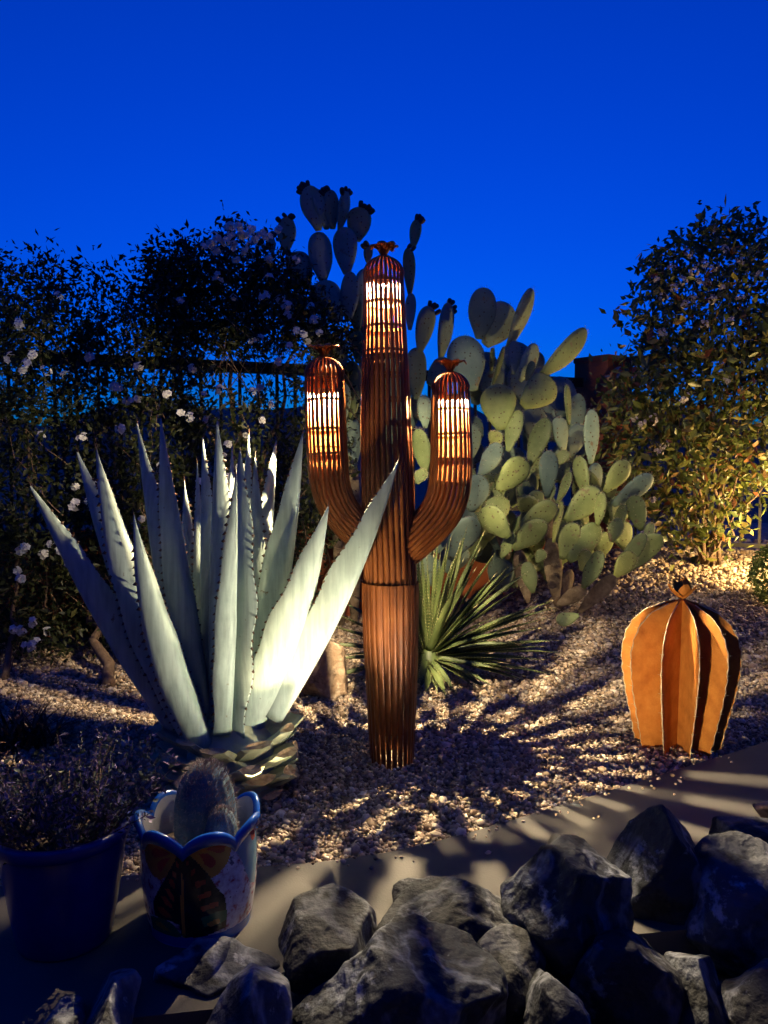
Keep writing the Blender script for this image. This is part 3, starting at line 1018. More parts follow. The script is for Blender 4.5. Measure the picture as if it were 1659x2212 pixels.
for j, (tx, ty) in enumerate(YL):
    dx, dy = tx - 755, ty - 850
    L = math.hypot(dx, dy)
    # long looking leaves stay in the picture plane, short ones point towards or away from the viewer
    full = 620.0
    dep = math.sqrt(max(0.0, 1 - min(1, L / full) ** 2)) * 0.42
    sgn = -1 if (ty > 900 and abs(dx) < 450) else (1 if rd.random() < 0.6 else -1)
    t = P(*c14(tx, ty), YD + sgn * dep * rd.uniform(0.35, 0.8))
    gz = 0.015
    if t.z < gz:
        t.z = gz
    d = (t - YH).normalized()
    b = YH + d * 0.03 + Vector((rd.uniform(-.012, .012), rd.uniform(-.012, .012), -0.02))
    w = rd.uniform(0.034, 0.046)
    inward = Vector((0, 0, 1)) if abs(d.z) < 0.8 else Vector((-d.x, -d.y, 0.4))
    V, Fs, Mi = leaf_mesh(b, t, w, inward + Vector((rd.uniform(-.5, .5), rd.uniform(-.5, .1), 0)), Vector((0, 0, rd.uniform(-0.005, 0.03))), 0.5, 0.004, 14, lambda q: (1 - 0.1 * q) * (1 - smooth(0.6, 1.0, q) ** 1.2 * 0.97), 0.0045, 0.016, rd, 0.0, True)
    mk('leaf', V, Fs, [M['yucca'], M['yucca_edge']], yuc, True, Mi)
m = MB(); m.lathe([(0.01, 0.02), (0.045, 0.0), (0.06, -0.08), (0.055, -0.2), (0.05, -0.34)], (YH.x, YH.y, YH.z), 14); m.build('heart', M['yucca'], yuc, True)

# ------------------------------------------------------------------ prickly pears
def pad_mesh(B, T, w, yaw, thick=0.10, n=12, K=14, rd=random, bend=0.0, shape=1.0):
    """flat obovate cactus pad from base B to tip T; yaw turns its face about the long axis"""
    ax = T - B; L = ax.length; ax = ax.normalized()
    vw = (B + T) / 2 - cam.location; vw = vw.normalized()
    nf = (-vw - ax * (-vw).dot(ax)).normalized()         # faces the viewer
    nf = Matrix.Rotation(yaw, 3, ax) @ nf
    sd = ax.cross(nf).normalized()
    V = []; Fs = []
    rim = []
    thk = max(0.012, min(0.026, thick * w))
    ph = rd.uniform(0, 6)
    tm = 0.60 * shape
    for i in range(n + 1):
        t = math.sin(math.pi / 2 * i / n) if i < n else 0.997
        # obovate outline: narrow foot, broad rounded top
        if t < tm:
            wt = 0.26 + 0.74 * math.sin(math.pi / 2 * (t / tm)) ** 1.15
        else:
            q = (t - tm) / (1 - tm)
            wt = math.sqrt(max(0.0, 1 - q ** 2.3))
        wt *= 1 + 0.035 * math.sin(7 * t + ph)
        th = thk * (0.6 + 0.4 * (1 - abs(2 * t - 1) ** 3)) * (0.3 if i == n else (0.8 if i == n - 1 else 1))
        c0 = B + ax * (L * t) + nf * (bend * L * (t * t - t))
        for k in range(K):
            a = 2 * math.pi * k / K
            ca, sa = math.cos(a), math.sin(a)
            q = c0 + sd * (w / 2 * wt * math.copysign(abs(ca) ** 0.75, ca)) + nf * (th * math.copysign(abs(sa) ** 0.8, sa))
            V.append(q)
        if 0.15 < t < 1:
            rim.append((c0 + sd * (w / 2 * wt), sd, ax, nf))
            rim.append((c0 - sd * (w / 2 * wt), -sd, ax, nf))
    for i in range(n):
        for k in range(K):
            k2 = (k + 1) % K
            Fs.append((i * K + k, i * K + k2, (i + 1) * K + k2, (i + 1) * K + k))
    Fs.append(tuple(range(K - 1, -1, -1))); Fs.append(tuple(range(n * K, n * K + K)))
    return V, Fs, rim, (ax, sd, nf, L, thk)

def fruit_mesh(p, d, r, L):
    d = d.normalized(); a = d.cross(Vector((0.2, 0.5, 0.84))).normalized(); b = d.cross(a)
    V = []; Fs = []
    prof = [(0.0, 0.55), (0.25, 0.9), (0.6, 1.0), (0.9, 0.85), (1.0, 0.6), (0.94, 0.3)]
    for t, q in prof:
        for k in range(8):
            an = 2 * math.pi * k / 8
            V.append(p + d * (t * L) + (a * math.cos(an) + b * math.sin(an)) * (r * q))
    for i in range(5):
        for k in range(8):
            k2 = (k + 1) % 8
            Fs.append((i * 8 + k, i * 8 + k2, i * 8 + 8 + k2, i * 8 + 8 + k))
    Fs.append(tuple(range(40, 48)))
    return V, Fs

def spines_for(rim, geo, w, rd, n, size):
    ax, sd, nf, L, thk = geo
    m = MB()
    def one(q, d, l):
        s = d.cross(Vector((0.5, 0.2, 0.8))).normalized() * 0.0007
        m.add([q + s, q - s, q + d * l], [(0, 1, 2)])
        s2 = d.cross(s).normalized() * 0.0007
        m.add([q + s2, q - s2, q + d * l], [(0, 1, 2)])
    for q, o, a, f in rim:
        for _ in range(n):
            qq = q + a * rd.uniform(-.5, .5) * L / 12
            one(qq - o * 0.002, (o + a * rd.uniform(-0.3, 0.7) + f * rd.uniform(-.7, .7)).normalized(), size * rd.uniform(0.5, 1.2))
    for _ in range(int(len(rim) * n * 0.5)):
        q, o, a, f = rim[rd.randrange(len(rim))]
        qq = q - o * rd.uniform(0, 0.9) * w * 0.45 + f * (thk * 0.9)
        one(qq, (f + a * rd.uniform(-0.2, 0.6) + o * rd.uniform(-.5, .5)).normalized(), size * rd.uniform(0.4, 0.9))
    return m

def fill_pads(n, poly, conv, D0, D1, wr, seed, mat):
    # more pads deeper inside the clump
    rd = random.Random(seed)
    q = fill_poly(poly, n)
    out = []
    for (x, y) in q:
        L = rd.uniform(150, 240); a = math.radians(rd.gauss(0, 28))
        out.append((x - math.sin(a) * L / 2, y + math.cos(a) * L / 2, x + math.sin(a) * L / 2, y - math.cos(a) * L / 2, rd.uniform(*wr), rd.uniform(-30, 50), dict(m=mat, D=rd.uniform(D0, D1))))
    return out

def make_pads(parent, conv, scale, plist, Dfun, spiny, seed):
    rd = random.Random(seed)
    for row in plist:
        bx, by, tx, ty, w, yaw = row[:6]
        opt = row[6] if len(row) > 6 else {}
        D = opt.get('D', Dfun(bx, by) + rd.uniform(-0.05, 0.05))
        dt = opt.get('dt', rd.uniform(-0.06, 0.06))
        B = P(*conv(bx, by), D); T = P(*conv(tx, ty), D + dt)
        y = math.radians(yaw)
        ww = w / scale * k_ / F * D / max(0.45, abs(math.cos(y)))
        mat = M[opt.get('m', 'pad')]
        V, Fs, rim, geo = pad_mesh(B, T, ww, y, 0.11, 12, 14, rd, opt.get('bend', rd.uniform(-0.12, 0.12)), opt.get('shape', 1.0))
        nm = 'stem' if opt.get('m') == 'pad_wood' else 'pad'
        o = mk(nm, V, Fs, mat, parent, True)
        if spiny and opt.get('m') != 'pad_wood':
            spines_for(rim, geo, ww, rd, 3, 0.016).build('spines', M['spine'], o, False, 'stuff')
        nfr = opt.get('fruit', 0)
        if nfr:
            side = opt.get('fs', 0)      # 0 both, 1 = picture right, -1 = picture left
            cand = [r for r in rim[-10:] if side == 0 or (r[1].x > 0) == (side > 0)]
            cand += [(T, geo[0], geo[0], geo[2])]
            for q in range(nfr):
                c = cand[int((q + 0.5) * len(cand) / nfr) % len(cand)]
                d = c[1] + geo[0] * 0.9 + geo[2] * rd.uniform(-.3, .3)
                V, Fs = fruit_mesh(c[0] - d.normalized() * 0.008, d, rd.uniform(0.013, 0.018), rd.uniform(0.035, 0.05))
                mk('fruit', V, Fs, M['fruit'], o, True)

c11 = crop(680, 440, 3.686)
g = {'m': 'pad_blue'}
TALL = [
    (430, 505, 335, 88, 215, 15, dict(g, fruit=6, fs=-1)), (505, 490, 400, 115, 120, 60, dict(g, dt=-.02)), (560, 490, 535, 125, 160, 35, dict(g, fruit=5, dt=-.05)),
    (620, 500, 690, 140, 95, 62, dict(g, fruit=4)), (780, 605, 815, 285, 225, -20, dict(g, fruit=6, fs=1, dt=-.06)),
    (690, 905, 660, 470, 225, -15, dict(g)), (470, 978, 430, 515, 228, 12, dict(g)), (130, 712, 138, 375, 168, 5, dict(g, fruit=4)),
    (330, 1020, 200, 700, 235, 15, dict(g)), (620, 1345, 445, 970, 275, 10, dict(g)), (5, 720, -20, 540, 80, 30, dict(g, fruit=2)),
    (710, 1340, 720, 880, 170, -20, dict(g)), (790, 1445, 740, 985, 150, -35), (880, 800, 890, 640, 85, 30, dict(g, fruit=3)),
    (1300, 668, 1330, 400, 105, -40, dict(fruit=5, fs=1)), (1270, 1095, 1250, 660, 115, -35, dict(fruit=2, fs=1)), (1270, 1420, 1285, 1080, 100, 30, dict(g)),
    (790, 1725, 790, 1430, 115, -40), (740, 2230, 730, 1700, 190, -30), (1360, 1625, 1450, 1195, 175, 20, dict(g, fruit=4, fs=1)),
    (1330, 2060, 1330, 1580, 200, 25, dict(g)), (760, 2700, 740, 2215, 150, 10, dict(g)), (900, 2100, 930, 1600, 240, 10, dict(g)), (1060, 1800, 1080, 1350, 230, 0, dict(g)),
    (620, 1900, 560, 1480, 230, 15, dict(g)), (640, 2300, 600, 1880, 230, 5, dict(g)), (1000, 2600, 1050, 2100, 240, 0, dict(g)), (1150, 2300, 1200, 1800, 220, 15, dict(g)),
    (520, 1800, 360, 1340, 230, 20, dict(g)), (880, 1300, 860, 850, 200, 20, dict(g)), (1080, 1360, 1010, 900, 200, 10, dict(g)),
]
tp_base = G(760, 1318)
tall = root('prickly_pear', (tp_base.x, tp_base.y, 0), 'tall blue-green prickly pear rising behind the saguaro, dark fruits along its top', 'cactus', 'prickly pears')
TALL += fill_pads(26, [(640, 1500), (900, 1100), (1050, 1250), (1300, 1500), (1380, 2000), (1300, 2600), (640, 2600), (560, 1900)], c11, 5.4, 5.6, (170, 250), 93, 'pad_blue')
make_pads(tall, c11, 3.686, TALL, lambda x, y: 5.25 + 0.00006 * (1200 - y), False, 31)
for (x0, y0, x1, y1, w) in [(760, 3050, 720, 2500, 190), (1000, 3050, 1020, 2480, 200), (640, 3000, 610, 2250, 170)]:
    B = P(*c11(x0, y0), 5.3); T = P(*c11(x1, y1), 5.3); B.z = -0.03
    V, Fs, rim, geo = pad_mesh(B, T, w / 3.686 * k_ / F * 5.3, 0.3, 0.3, 10, 12, random.Random(x0))
    mk('stem', V, Fs, M['pad_wood'], tall, True)

c4 = crop(1000, 680, 2.37)
b_ = g
SPREAD = [
    (470, 398, 500, 92, 165, 25, b_), (505, 432, 655, 200, 195, 30, dict(b_, dt=.04)), (640, 447, 782, 98, 80, 65, b_), (430, 705, 370, 378, 215, 20, b_), (170, 668, 292, 518, 130, -10),
    (240, 512, 290, 183, 85, 55, dict(b_, fruit=5, fs=1)), (550, 668, 616, 443, 26, 60, dict(D=5.25)), (540, 585, 548, 448, 24, 60, dict(D=5.3)), (670, 605, 680, 408, 75, 40, b_), (710, 645, 806, 428, 92, 45, b_),
    (750, 645, 786, 528, 48, -40, {}), (835, 612, 1102, 338, 120, 30, dict(shape=0.8, bend=-0.3)), (725, 795, 905, 640, 195, 8, {}), (600, 935, 572, 667, 208, 5, {}), (640, 1062, 702, 818, 98, -25, {}),
    (560, 1035, 570, 942, 88, -20, {}), (765, 1152, 872, 866, 112, -35, {}), (580, 1295, 748, 1112, 152, 35, {}), (470, 1205, 592, 1018, 112, 25, b_), (812, 1332, 698, 1262, 100, 15, {}),
    (920, 1145, 992, 1062, 72, -20, {}), (970, 1062, 930, 858, 92, 40, b_), (1000, 905, 985, 668, 32, 60, {}), (1100, 1322, 1058, 1092, 92, -38, {}), (1130, 1135, 1136, 813, 92, 35, b_),
    (1090, 932, 1150, 908, 42, -20, {}), (1215, 1302, 1348, 1117, 112, 28, {}), (980, 1472, 1184, 1292, 150, 32, {}), (1262, 1382, 1495, 1205, 110, 35, b_), (1170, 1505, 1202, 1308, 64, -40, {}),
    (1260, 1562, 1332, 1378, 64, -40, {}), (1430, 1532, 1380, 1322, 112, 5, {}), (1455, 1602, 1492, 1488, 62, 20, {}), (930, 1372, 1010, 1185, 48, -45, {}), (720, 1512, 826, 1297, 112, 30, {}),
    (690, 1562, 915, 1365, 132, 38, {}), (910, 1602, 957, 1357, 42, -45, {}), (645, 1572, 488, 1398, 150, -32, dict(D=4.5)), (600, 1692, 668, 1542, 72, -40, {}), (960, 1702, 1032, 1487, 112, 25, {}),
    (1000, 1712, 1180, 1500, 142, 32, {}), (1075, 1772, 1112, 1648, 82, -38, {}), (1085, 1872, 1195, 1657, 100, -38, {}), (1275, 1802, 1384, 1662, 112, 28, {}), (1290, 1792, 1552, 1562, 130, 32, {}),
    (1300, 1772, 1450, 1548, 92, 30, {}), (890, 1362, 890, 1252, 62, -35, {}), (870, 1335, 882, 1058, 112, 25, b_), (670, 1642, 862, 1478, 132, 35, {}), (290, 1702, 445, 1457, 162, 25, b_),
    (810, 1722, 852, 1648, 64, 10, {}), (790, 1902, 750, 1717, 92, -10, {}), (150, 1195, 108, 928, 105, -25, {}), (150, 925, 140, 728, 85, 0, b_), (100, 1255, 140, 1170, 75, -15, {}),
    (1060, 2032, 928, 2072, 82, 20, {}), (1250, 1600, 1300, 1460, 90, 30, {}), (600, 1480, 560, 1330, 150, 35, {}), (720, 1420, 780, 1330, 120, 30, {}), (1050, 1560, 1010, 1380, 130, 30, dict(D=5.3)),
    (420, 1420, 470, 1200, 150, 25, b_), (1180, 1700, 1220, 1540, 110, 35, dict(D=5.2)), (780, 1000, 800, 800, 150, 30, dict(b_, D=5.4)), (900, 900, 960, 720, 130, 25, dict(b_, D=5.5)), (1040, 960, 1050, 720, 110, 30, dict(b_, D=5.5)),
    (330, 960, 320, 720, 170, 25, dict(b_, D=5.3)), (420, 1100, 400, 900, 150, 25, dict(b_, D=5.2)), (1150, 1350, 1160, 1130, 90, 35, dict(b_, D=5.3)), (1010, 1100, 1060, 900, 110, 30, dict(b_, D=5.3)), (860, 1500, 840, 1300, 130, 35, dict(D=5.2)),
    (1340, 1650, 1300, 1480, 120, 30, dict(D=5.3)), (560, 800, 560, 560, 150, 25, dict(b_, D=5.4)), (730, 760, 690, 560, 140, 30, dict(b_, D=5.4)),
    (930, 1980, 890, 1575, 105, 10, dict(m='pad_wood', D=4.95)), (930, 1975, 1105, 1870, 90, 0, dict(m='pad_wood', D=4.85)), (1060, 2015, 1285, 1790, 95, 0, dict(m='pad_wood', D=4.9)), (760, 1960, 700, 1640, 95, 0, dict(m='pad_wood', D=5.0)),
    (940, 1990, 1010, 1760, 80, 20, dict(m='pad_wood', D=5.1)), (880, 1600, 870, 1330, 110, 20, dict(m='pad_wood', D=5.15)), (640, 1700, 560, 1350, 100, 20, dict(m='pad_wood', D=5.2)),
]
sp_base = G(*c4(930, 1985), 0.08)
spread = root('prickly_pear', (sp_base.x, sp_base.y, sp_base.z), 'wide clump of spiny green prickly pear pads lit by the saguaro, before the pillar', 'cactus', 'prickly pears')
SPREAD += fill_pads(34, [(330, 760), (520, 480), (720, 520), (900, 640), (1060, 760), (1140, 900), (1150, 1150), (980, 1250), (600, 1250), (330, 1250)], c4, 5.45, 5.75, (110, 170), 91, 'pad_blue')
SPREAD += fill_pads(42, [(330, 1250), (600, 1150), (1150, 1150), (1300, 1400), (1250, 1650), (1000, 1750), (700, 1750), (480, 1650), (330, 1450)], c4, 5.2, 5.5, (100, 160), 92, 'pad')
SPREAD += fill_pads(16, [(230, 1430), (640, 1450), (700, 1800), (300, 1800)], c4, 5.2, 5.6, (110, 170), 94, 'pad_blue')
SPREAD += fill_pads(12, [(60, 1400), (340, 1400), (360, 1800), (60, 1800)], c4, 4.9, 5.3, (110, 170), 95, 'pad_blue')
make_pads(spread, c4, 2.37, SPREAD, lambda x, y: 4.62 + 0.00036 * max(0, 1750 - y), True, 32)
# ------------------------------------------------------------------ foliage helpers
def leaf_cloud(pos, size, up=None, aspect=0.45, droop=0.0):
    """folded leaf blades: 4 corner points, two faces each"""
    n = len(pos)
    size = size * rng.uniform(0.6, 1.35, n)
    d = rng.normal(size=(n, 3)); d[:, 2] += 0.25 - droop
    d /= np.linalg.norm(d, axis=1)[:, None]
    r = rng.normal(size=(n, 3))
    s = np.cross(d, r); s /= np.linalg.norm(s, axis=1)[:, None]
    nn = np.cross(s, d)
    L = size * rng.uniform(0.65, 1.25, n)
    w = L * aspect * rng.uniform(0.8, 1.2, n)
    base = pos
    m = pos + d * (L * 0.45)[:, None] - nn * (L * 0.10)[:, None]
    l = m + s * (w * 0.5)[:, None] + nn * (L * 0.10)[:, None]
    r_ = m - s * (w * 0.5)[:, None] + nn * (L * 0.10)[:, None]
    tip = pos + d * L[:, None] - nn * (L * 0.12)[:, None]
    v = np.stack([base, l, tip, r_, m], 1).reshape(-1, 3)
    f = np.array([(0, 4, 1), (1, 4, 2), (0, 3, 4), (4, 3, 2)])
    f = (f[None] + (np.arange(n) * 5)[:, None, None]).reshape(-1, 3)
    return v, f

def branch(p0, p1, r0, r1, wob, seed, n=8):
    rd = random.Random(seed)
    pts = []
    for i in range(n + 1):
        t = i / n
        p = Vector(p0).lerp(Vector(p1), t)
        if 0 < i < n:
            p += Vector((rd.uniform(-1, 1), rd.uniform(-1, 1), rd.uniform(-.5, .5))) * wob
        pts.append(p)
    return pts, [r0 + (r1 - r0) * i / n for i in range(n + 1)]

def blossom(m, c, nrm, r, rd, npet=5):
    nrm = nrm.normalized(); a = nrm.cross(Vector((0.3, 0.4, 0.86))).normalized(); b = nrm.cross(a)
    o = rd.uniform(0, 6)
    for k in range(npet):
        an = o + 2 * math.pi * k / npet
        d = a * math.cos(an) + b * math.sin(an); s = b * math.cos(an) - a * math.sin(an)
        m.add([c, c + d * r * 0.6 + s * r * 0.42 + nrm * r * 0.15, c + d * r + nrm * r * 0.05, c + d * r * 0.6 - s * r * 0.42 + nrm * r * 0.15], [(0, 1, 2), (0, 2, 3)])

def flower_cluster(parent, c, r, n, rd, mat, spread=1.0, br=None):
    m = MB()
    for k in range(n):
        o = Vector((rd.gauss(0, 1), rd.gauss(0, 1), rd.gauss(0, 1)))
        o.normalize()
        p = c + o * r * rd.uniform(0.3, 1.0) * spread
        blossom(m, p, o + Vector((0, -0.7, 0.3)), br or r * rd.uniform(0.45, 0.62), rd)
    return m.build('flower_cluster', mat, parent, False)

# ------------------------------------------------------------------ white-flowered hedge on the left
def hedge_D(u, back=0.55):
    return np.array([fence_D(a) for a in np.atleast_1d(u)]) - back

def cloud_from(poly, ncl, per, rcl, D0, dth, size, sparse=None):
    cl = fill_poly(poly, ncl)
    if sparse is not None:
        cl = cl[[rng.random() < sparse(u, v) for u, v in cl]]
    D = (D0(cl[:, 0]) if callable(D0) else np.full(len(cl), D0)) + rng.uniform(-dth, dth, len(cl))
    c = np.array([P(u, v, d) for (u, v), d in zip(cl, D)])
    off = rng.normal(size=(len(c), per, 3)) * rcl
    pos = (c[:, None] + off).reshape(-1, 3)
    pos = pos[pos[:, 2] > 0.05]
    v, f = leaf_cloud(pos, size)
    return v, f, c

HL = [(-60, 560), (0, 566), (60, 556), (100, 545), (140, 585), (200, 590), (250, 566), (300, 578), (330, 560), (400, 600), (420, 760), (425, 1000), (420, 1250), (330, 1420), (160, 1440), (-60, 1470)]
HR = [(320, 560), (345, 532), (430, 524), (470, 490), (530, 480), (575, 492), (600, 530), (640, 585), (700, 655), (745, 700), (760, 760), (740, 1000), (700, 1180), (640, 1330), (400, 1380), (390, 1100), (390, 800)]
def sparse_l(u, v):
    if v < 640: return 0.55
    if 640 < v < 760: return 0.9
    if 780 < v < 860 and u > 120: return 0.55
    return 0.75
def sparse_r(u, v):
    if v < 525: return 0.35
    if v < 570: return 0.6
    if v < 740: return 0.9
    if 745 < v < 980 and 430 < u < 660: return 0.16 if v < 930 else 0.45
    return 0.62
FL = [(70, 765), (60, 785), (48, 800), (100, 800), (200, 1095), (212, 1100), (140, 810), (255, 925), (178, 945), (250, 835), (128, 640), (190, 1080), (110, 1175), (95, 1195), (145, 1215), (130, 1190), (38, 1230), (45, 1250), (40, 1190), (52, 1180), (45, 1365), (75, 1390), (60, 1395), (100, 1365), (70, 1345), (240, 1180), (215, 1040), (160, 1050), (28, 1360), (160, 1090), (90, 940), (190, 770), (40, 700), (20, 770), (300, 860)]
FR = [(485, 520), (505, 530), (530, 512), (550, 515), (525, 545), (460, 505), (500, 510), (515, 490), (580, 510), (470, 540), (470, 515), (495, 490), (540, 530), (520, 505), (455, 525), (565, 500), (545, 495), (600, 495), (510, 560), (440, 535), (570, 640), (605, 645), (620, 660), (670, 660), (680, 690), (655, 720), (640, 715), (625, 745), (545, 735), (560, 730), (665, 735), (600, 780), (580, 600), (548, 845), (565, 908), (560, 835), (475, 840), (445, 905), (390, 890), (275, 865), (362, 850), (480, 985), (495, 960), (520, 1010), (408, 900), (415, 795), (300, 790), (590, 870), (440, 850), (350, 1005), (330, 1045), (305, 1120), (490, 1030), (430, 1040), (620, 680), (690, 720), (530, 940), (640, 560), (470, 600), (505, 640), (390, 650), (580, 560)]

def hedge(name, loc, label, poly, ncl, sparse, flowers, trunks, seed):
    r = root(name, loc, label, 'shrub', 'white-flowered hedge plants')
    v, f, c = cloud_from(poly, ncl, 26, 0.055, lambda u: hedge_D(u), 0.32, 0.042, sparse)
    mk('crown', v, f, M['hedge'], r, False, None, 'stuff')
    rd = random.Random(seed)
    for (b, t, r0) in trunks:
        pts, rr = branch(b, t, r0, r0 * 0.4, 0.035, rd.random())
        m = MB(); m.tube(pts, rr, 8); m.build('trunk', M['bark'], r, True)
    # fine twigs reaching to the leaf clumps
    m = MB()
    for i in rng.choice(len(c), min(260, len(c)), replace=False):
        p = Vector(c[i]); q = p + Vector((rd.uniform(-.35, .35), rd.uniform(-.1, .25), rd.uniform(-.5, -.12)))
        pts, rr = branch(q, p, 0.004, 0.0015, 0.015, rd.random(), 4)
        m.tube(pts, rr, 3, 0, False)
    m.build('twigs', M['bark'], r, False, 'stuff')
    for (u, w) in flowers:
        D = float(hedge_D(u)[0]) - 0.30 - rd.uniform(0, 0.1)
        flower_cluster(r, P(u, w, D), rd.uniform(0.022, 0.042), rd.randint(4, 8), rd, M['petal'], 0.7, rd.uniform(0.017, 0.024))
    return r
t0 = G(232, 1478)
hedge('flowering_shrub', (t0.x, t0.y, 0), 'dark leafy shrub with small white flowers, its twisted trunk left of the agave', HL, 1500, sparse_l, FL,
      [(G(236, 1480), P(190, 1300, 4.6), 0.035), (P(190, 1300, 4.6), P(120, 900, 4.75), 0.024), (P(200, 1330, 4.55), P(300, 1000, 4.9), 0.02), (G(10, 1470), P(40, 1250, 4.3), 0.02), (P(40, 1250, 4.3), P(60, 900, 4.5), 0.014)], 51)
t1 = G(560, 1420)
hedge('flowering_shrub', (t1.x, t1.y, 0), 'leafy white-flowered shrub over the fence between the agave and the tall prickly pear', HR, 1750, sparse_r, FR,
      [(G(560, 1420), P(540, 1050, 4.9), 0.03), (P(540, 1050, 4.9), P(480, 700, 5.1), 0.02), (P(550, 1120, 4.9), P(640, 700, 5.2), 0.018), (P(540, 1100, 4.9), P(410, 860, 4.9), 0.015)], 52)

# ------------------------------------------------------------------ tall shrub on the right
SH = [(1362, 700), (1385, 640), (1405, 575), (1440, 525), (1480, 510), (1520, 480), (1560, 490), (1610, 485), (1659, 495), (1740, 520), (1800, 700), (1790, 900), (1720, 1010), (1650, 1060), (1600, 1130), (1560, 1185), (1480, 1185), (1420, 1150), (1370, 1090), (1330, 1020), (1308, 930), (1305, 850), (1330, 800), (1370, 770)]
SHD = 5.6
sb = G(1525, 1208, 0.38)
SHD = min(5.7, sb.y)
shb = root('tall_shrub', (P(1525, 1208, SHD).x, SHD, P(1525, 1208, SHD).z), 'tall glossy-leaved shrub with pale flower heads beside the terracotta pillar', 'shrub')
v, f, c = cloud_from(SH, 1050, 12, 0.072, SHD, 0.42, 0.072, lambda u, w: 0.85 if w < 700 else (0.95 if w < 1050 else 0.7))
mk('crown', v, f, M['shrub'], shb, False, None, 'stuff')
rd = random.Random(61)
sbase = P(1525, 1208, SHD)
for k, (u, w, dd) in enumerate([(1400, 800, 0.1), (1450, 640, -0.1), (1500, 560, 0.1), (1550, 540, -0.15), (1620, 560, 0.05), (1700, 640, 0.1), (1470, 900, -0.25), (1545, 880, -0.3), (1600, 820, -0.2), (1660, 900, -0.1), (1390, 980, -0.1), (1650, 1050, -0.2)]):
    pts, rr = branch(sbase + Vector((rd.uniform(-.09, .09), rd.uniform(-.08, .08), -0.03)), P(u, w, SHD + dd), rd.uniform(0.010, 0.017), 0.004, 0.035, k, 10)
    m = MB(); m.tube(pts, rr, 6); m.build('stem', M['bark'], shb, True)
for (u, w) in [(1500, 585), (1475, 605), (1455, 620), (1450, 575), (1520, 570), (1545, 575), (1525, 610), (1510, 605), (1500, 645), (1540, 645), (1480, 655), (1430, 640), (1580, 690), (1520, 700), (1560, 620), (1430, 720), (1570, 820), (1480, 860), (1412, 905), (1435, 960), (1425, 975), (1370, 905), (1385, 915), (1600, 560), (1640, 590), (1565, 540), (1420, 600), (1490, 545), (1390, 1030), (1410, 1080), (1540, 490), (1600, 640)]:
    flower_cluster(shb, P(u, w, SHD - 0.42 - rd.uniform(0, 0.12)), rd.uniform(0.03, 0.045), 9, rd, M['shrub_flower'], 0.9, 0.014)

# low round bush at the right edge
rb = P(1668, 1262, 4.9)
rbz = ground_z(rb.x, rb.y)
bsh = root('round_bush', (rb.x + 0.08, rb.y, rbz), 'small clipped green bush at the right edge of the gravel', 'shrub')
n = 5200
d = rng.normal(size=(n, 3)); d /= np.linalg.norm(d, axis=1)[:, None]
rr = rng.uniform(0.75, 1.03, n) ** 0.5
pos = np.array([rb.x + 0.12, rb.y, rbz + 0.19]) + d * rr[:, None] * np.array([0.24, 0.24, 0.23])
pos = pos[pos[:, 2] > rbz]
v, f = leaf_cloud(pos, 0.028, aspect=0.4)
mk('crown', v, f, M['bush'], bsh, False, None, 'stuff')
m = MB(); m.tube([Vector((rb.x + 0.12, rb.y, rbz - 0.05)), Vector((rb.x + 0.12, rb.y, rbz + 0.2))], [0.02, 0.012], 7); m.build('trunk', M['bark'], bsh, True)

# dry clump at the left edge
dc = G(52, 1610)
M['dry'] = island_mat('dry_leaf', [(0.0, (0.05, 0.025, 0.015)), (0.6, (0.10, 0.05, 0.03)), (1.0, (0.17, 0.09, 0.05))], 0.8)
dry = root('dry_plant', (dc.x, dc.y, 0), 'low dry brown plant on the gravel at the left edge', 'plant')
rd = random.Random(71)
m = MB()
for k in range(150):
    a = rd.uniform(0, 6.283); e = rd.uniform(0.25, 1.3)
    L = rd.uniform(0.10, 0.24)
    d = Vector((math.cos(a) * math.cos(e), math.sin(a) * math.cos(e), math.sin(e)))
    b = Vector((dc.x + rd.uniform(-.12, .12), dc.y + rd.uniform(-.08, .08), 0))
    s = d.cross(Vector((0, 0, 1))).normalized() * rd.uniform(0.003, 0.007)
    mid = b + d * L * 0.55; tip = b + d * L + Vector((d.x, d.y, -0.5)) * L * 0.25
    m.add([b - s, b + s, mid + s * 1.2, mid - s * 1.2, tip], [(0, 1, 2, 3), (3, 2, 4)])
m.build('blades', M['dry'], dry, False, 'stuff')
# ------------------------------------------------------------------ boulders
def ico_sub(n):
    v, f = ICO_V.copy(), ICO_F.copy()
    for _ in range(n):
        cache = {}; vl = list(map(tuple, v)); nf = []
        def mid(a, b):
            k = (a, b) if a < b else (b, a)
            if k not in cache:
                p = (np.array(vl[a]) + np.array(vl[b])); p /= np.linalg.norm(p)
                cache[k] = len(vl); vl.append(tuple(p))
            return cache[k]
        for a, b, c in f:
            ab, bc_, ca = mid(a, b), mid(b, c), mid(c, a)
            nf += [(a, ab, ca), (b, bc_, ab), (c, ca, bc_), (ab, bc_, ca)]
        v, f = np.array(vl), np.array(nf)
    return v, f
SPH_V, SPH_F = ico_sub(5)
SPH4_V, SPH4_F = ico_sub(4)

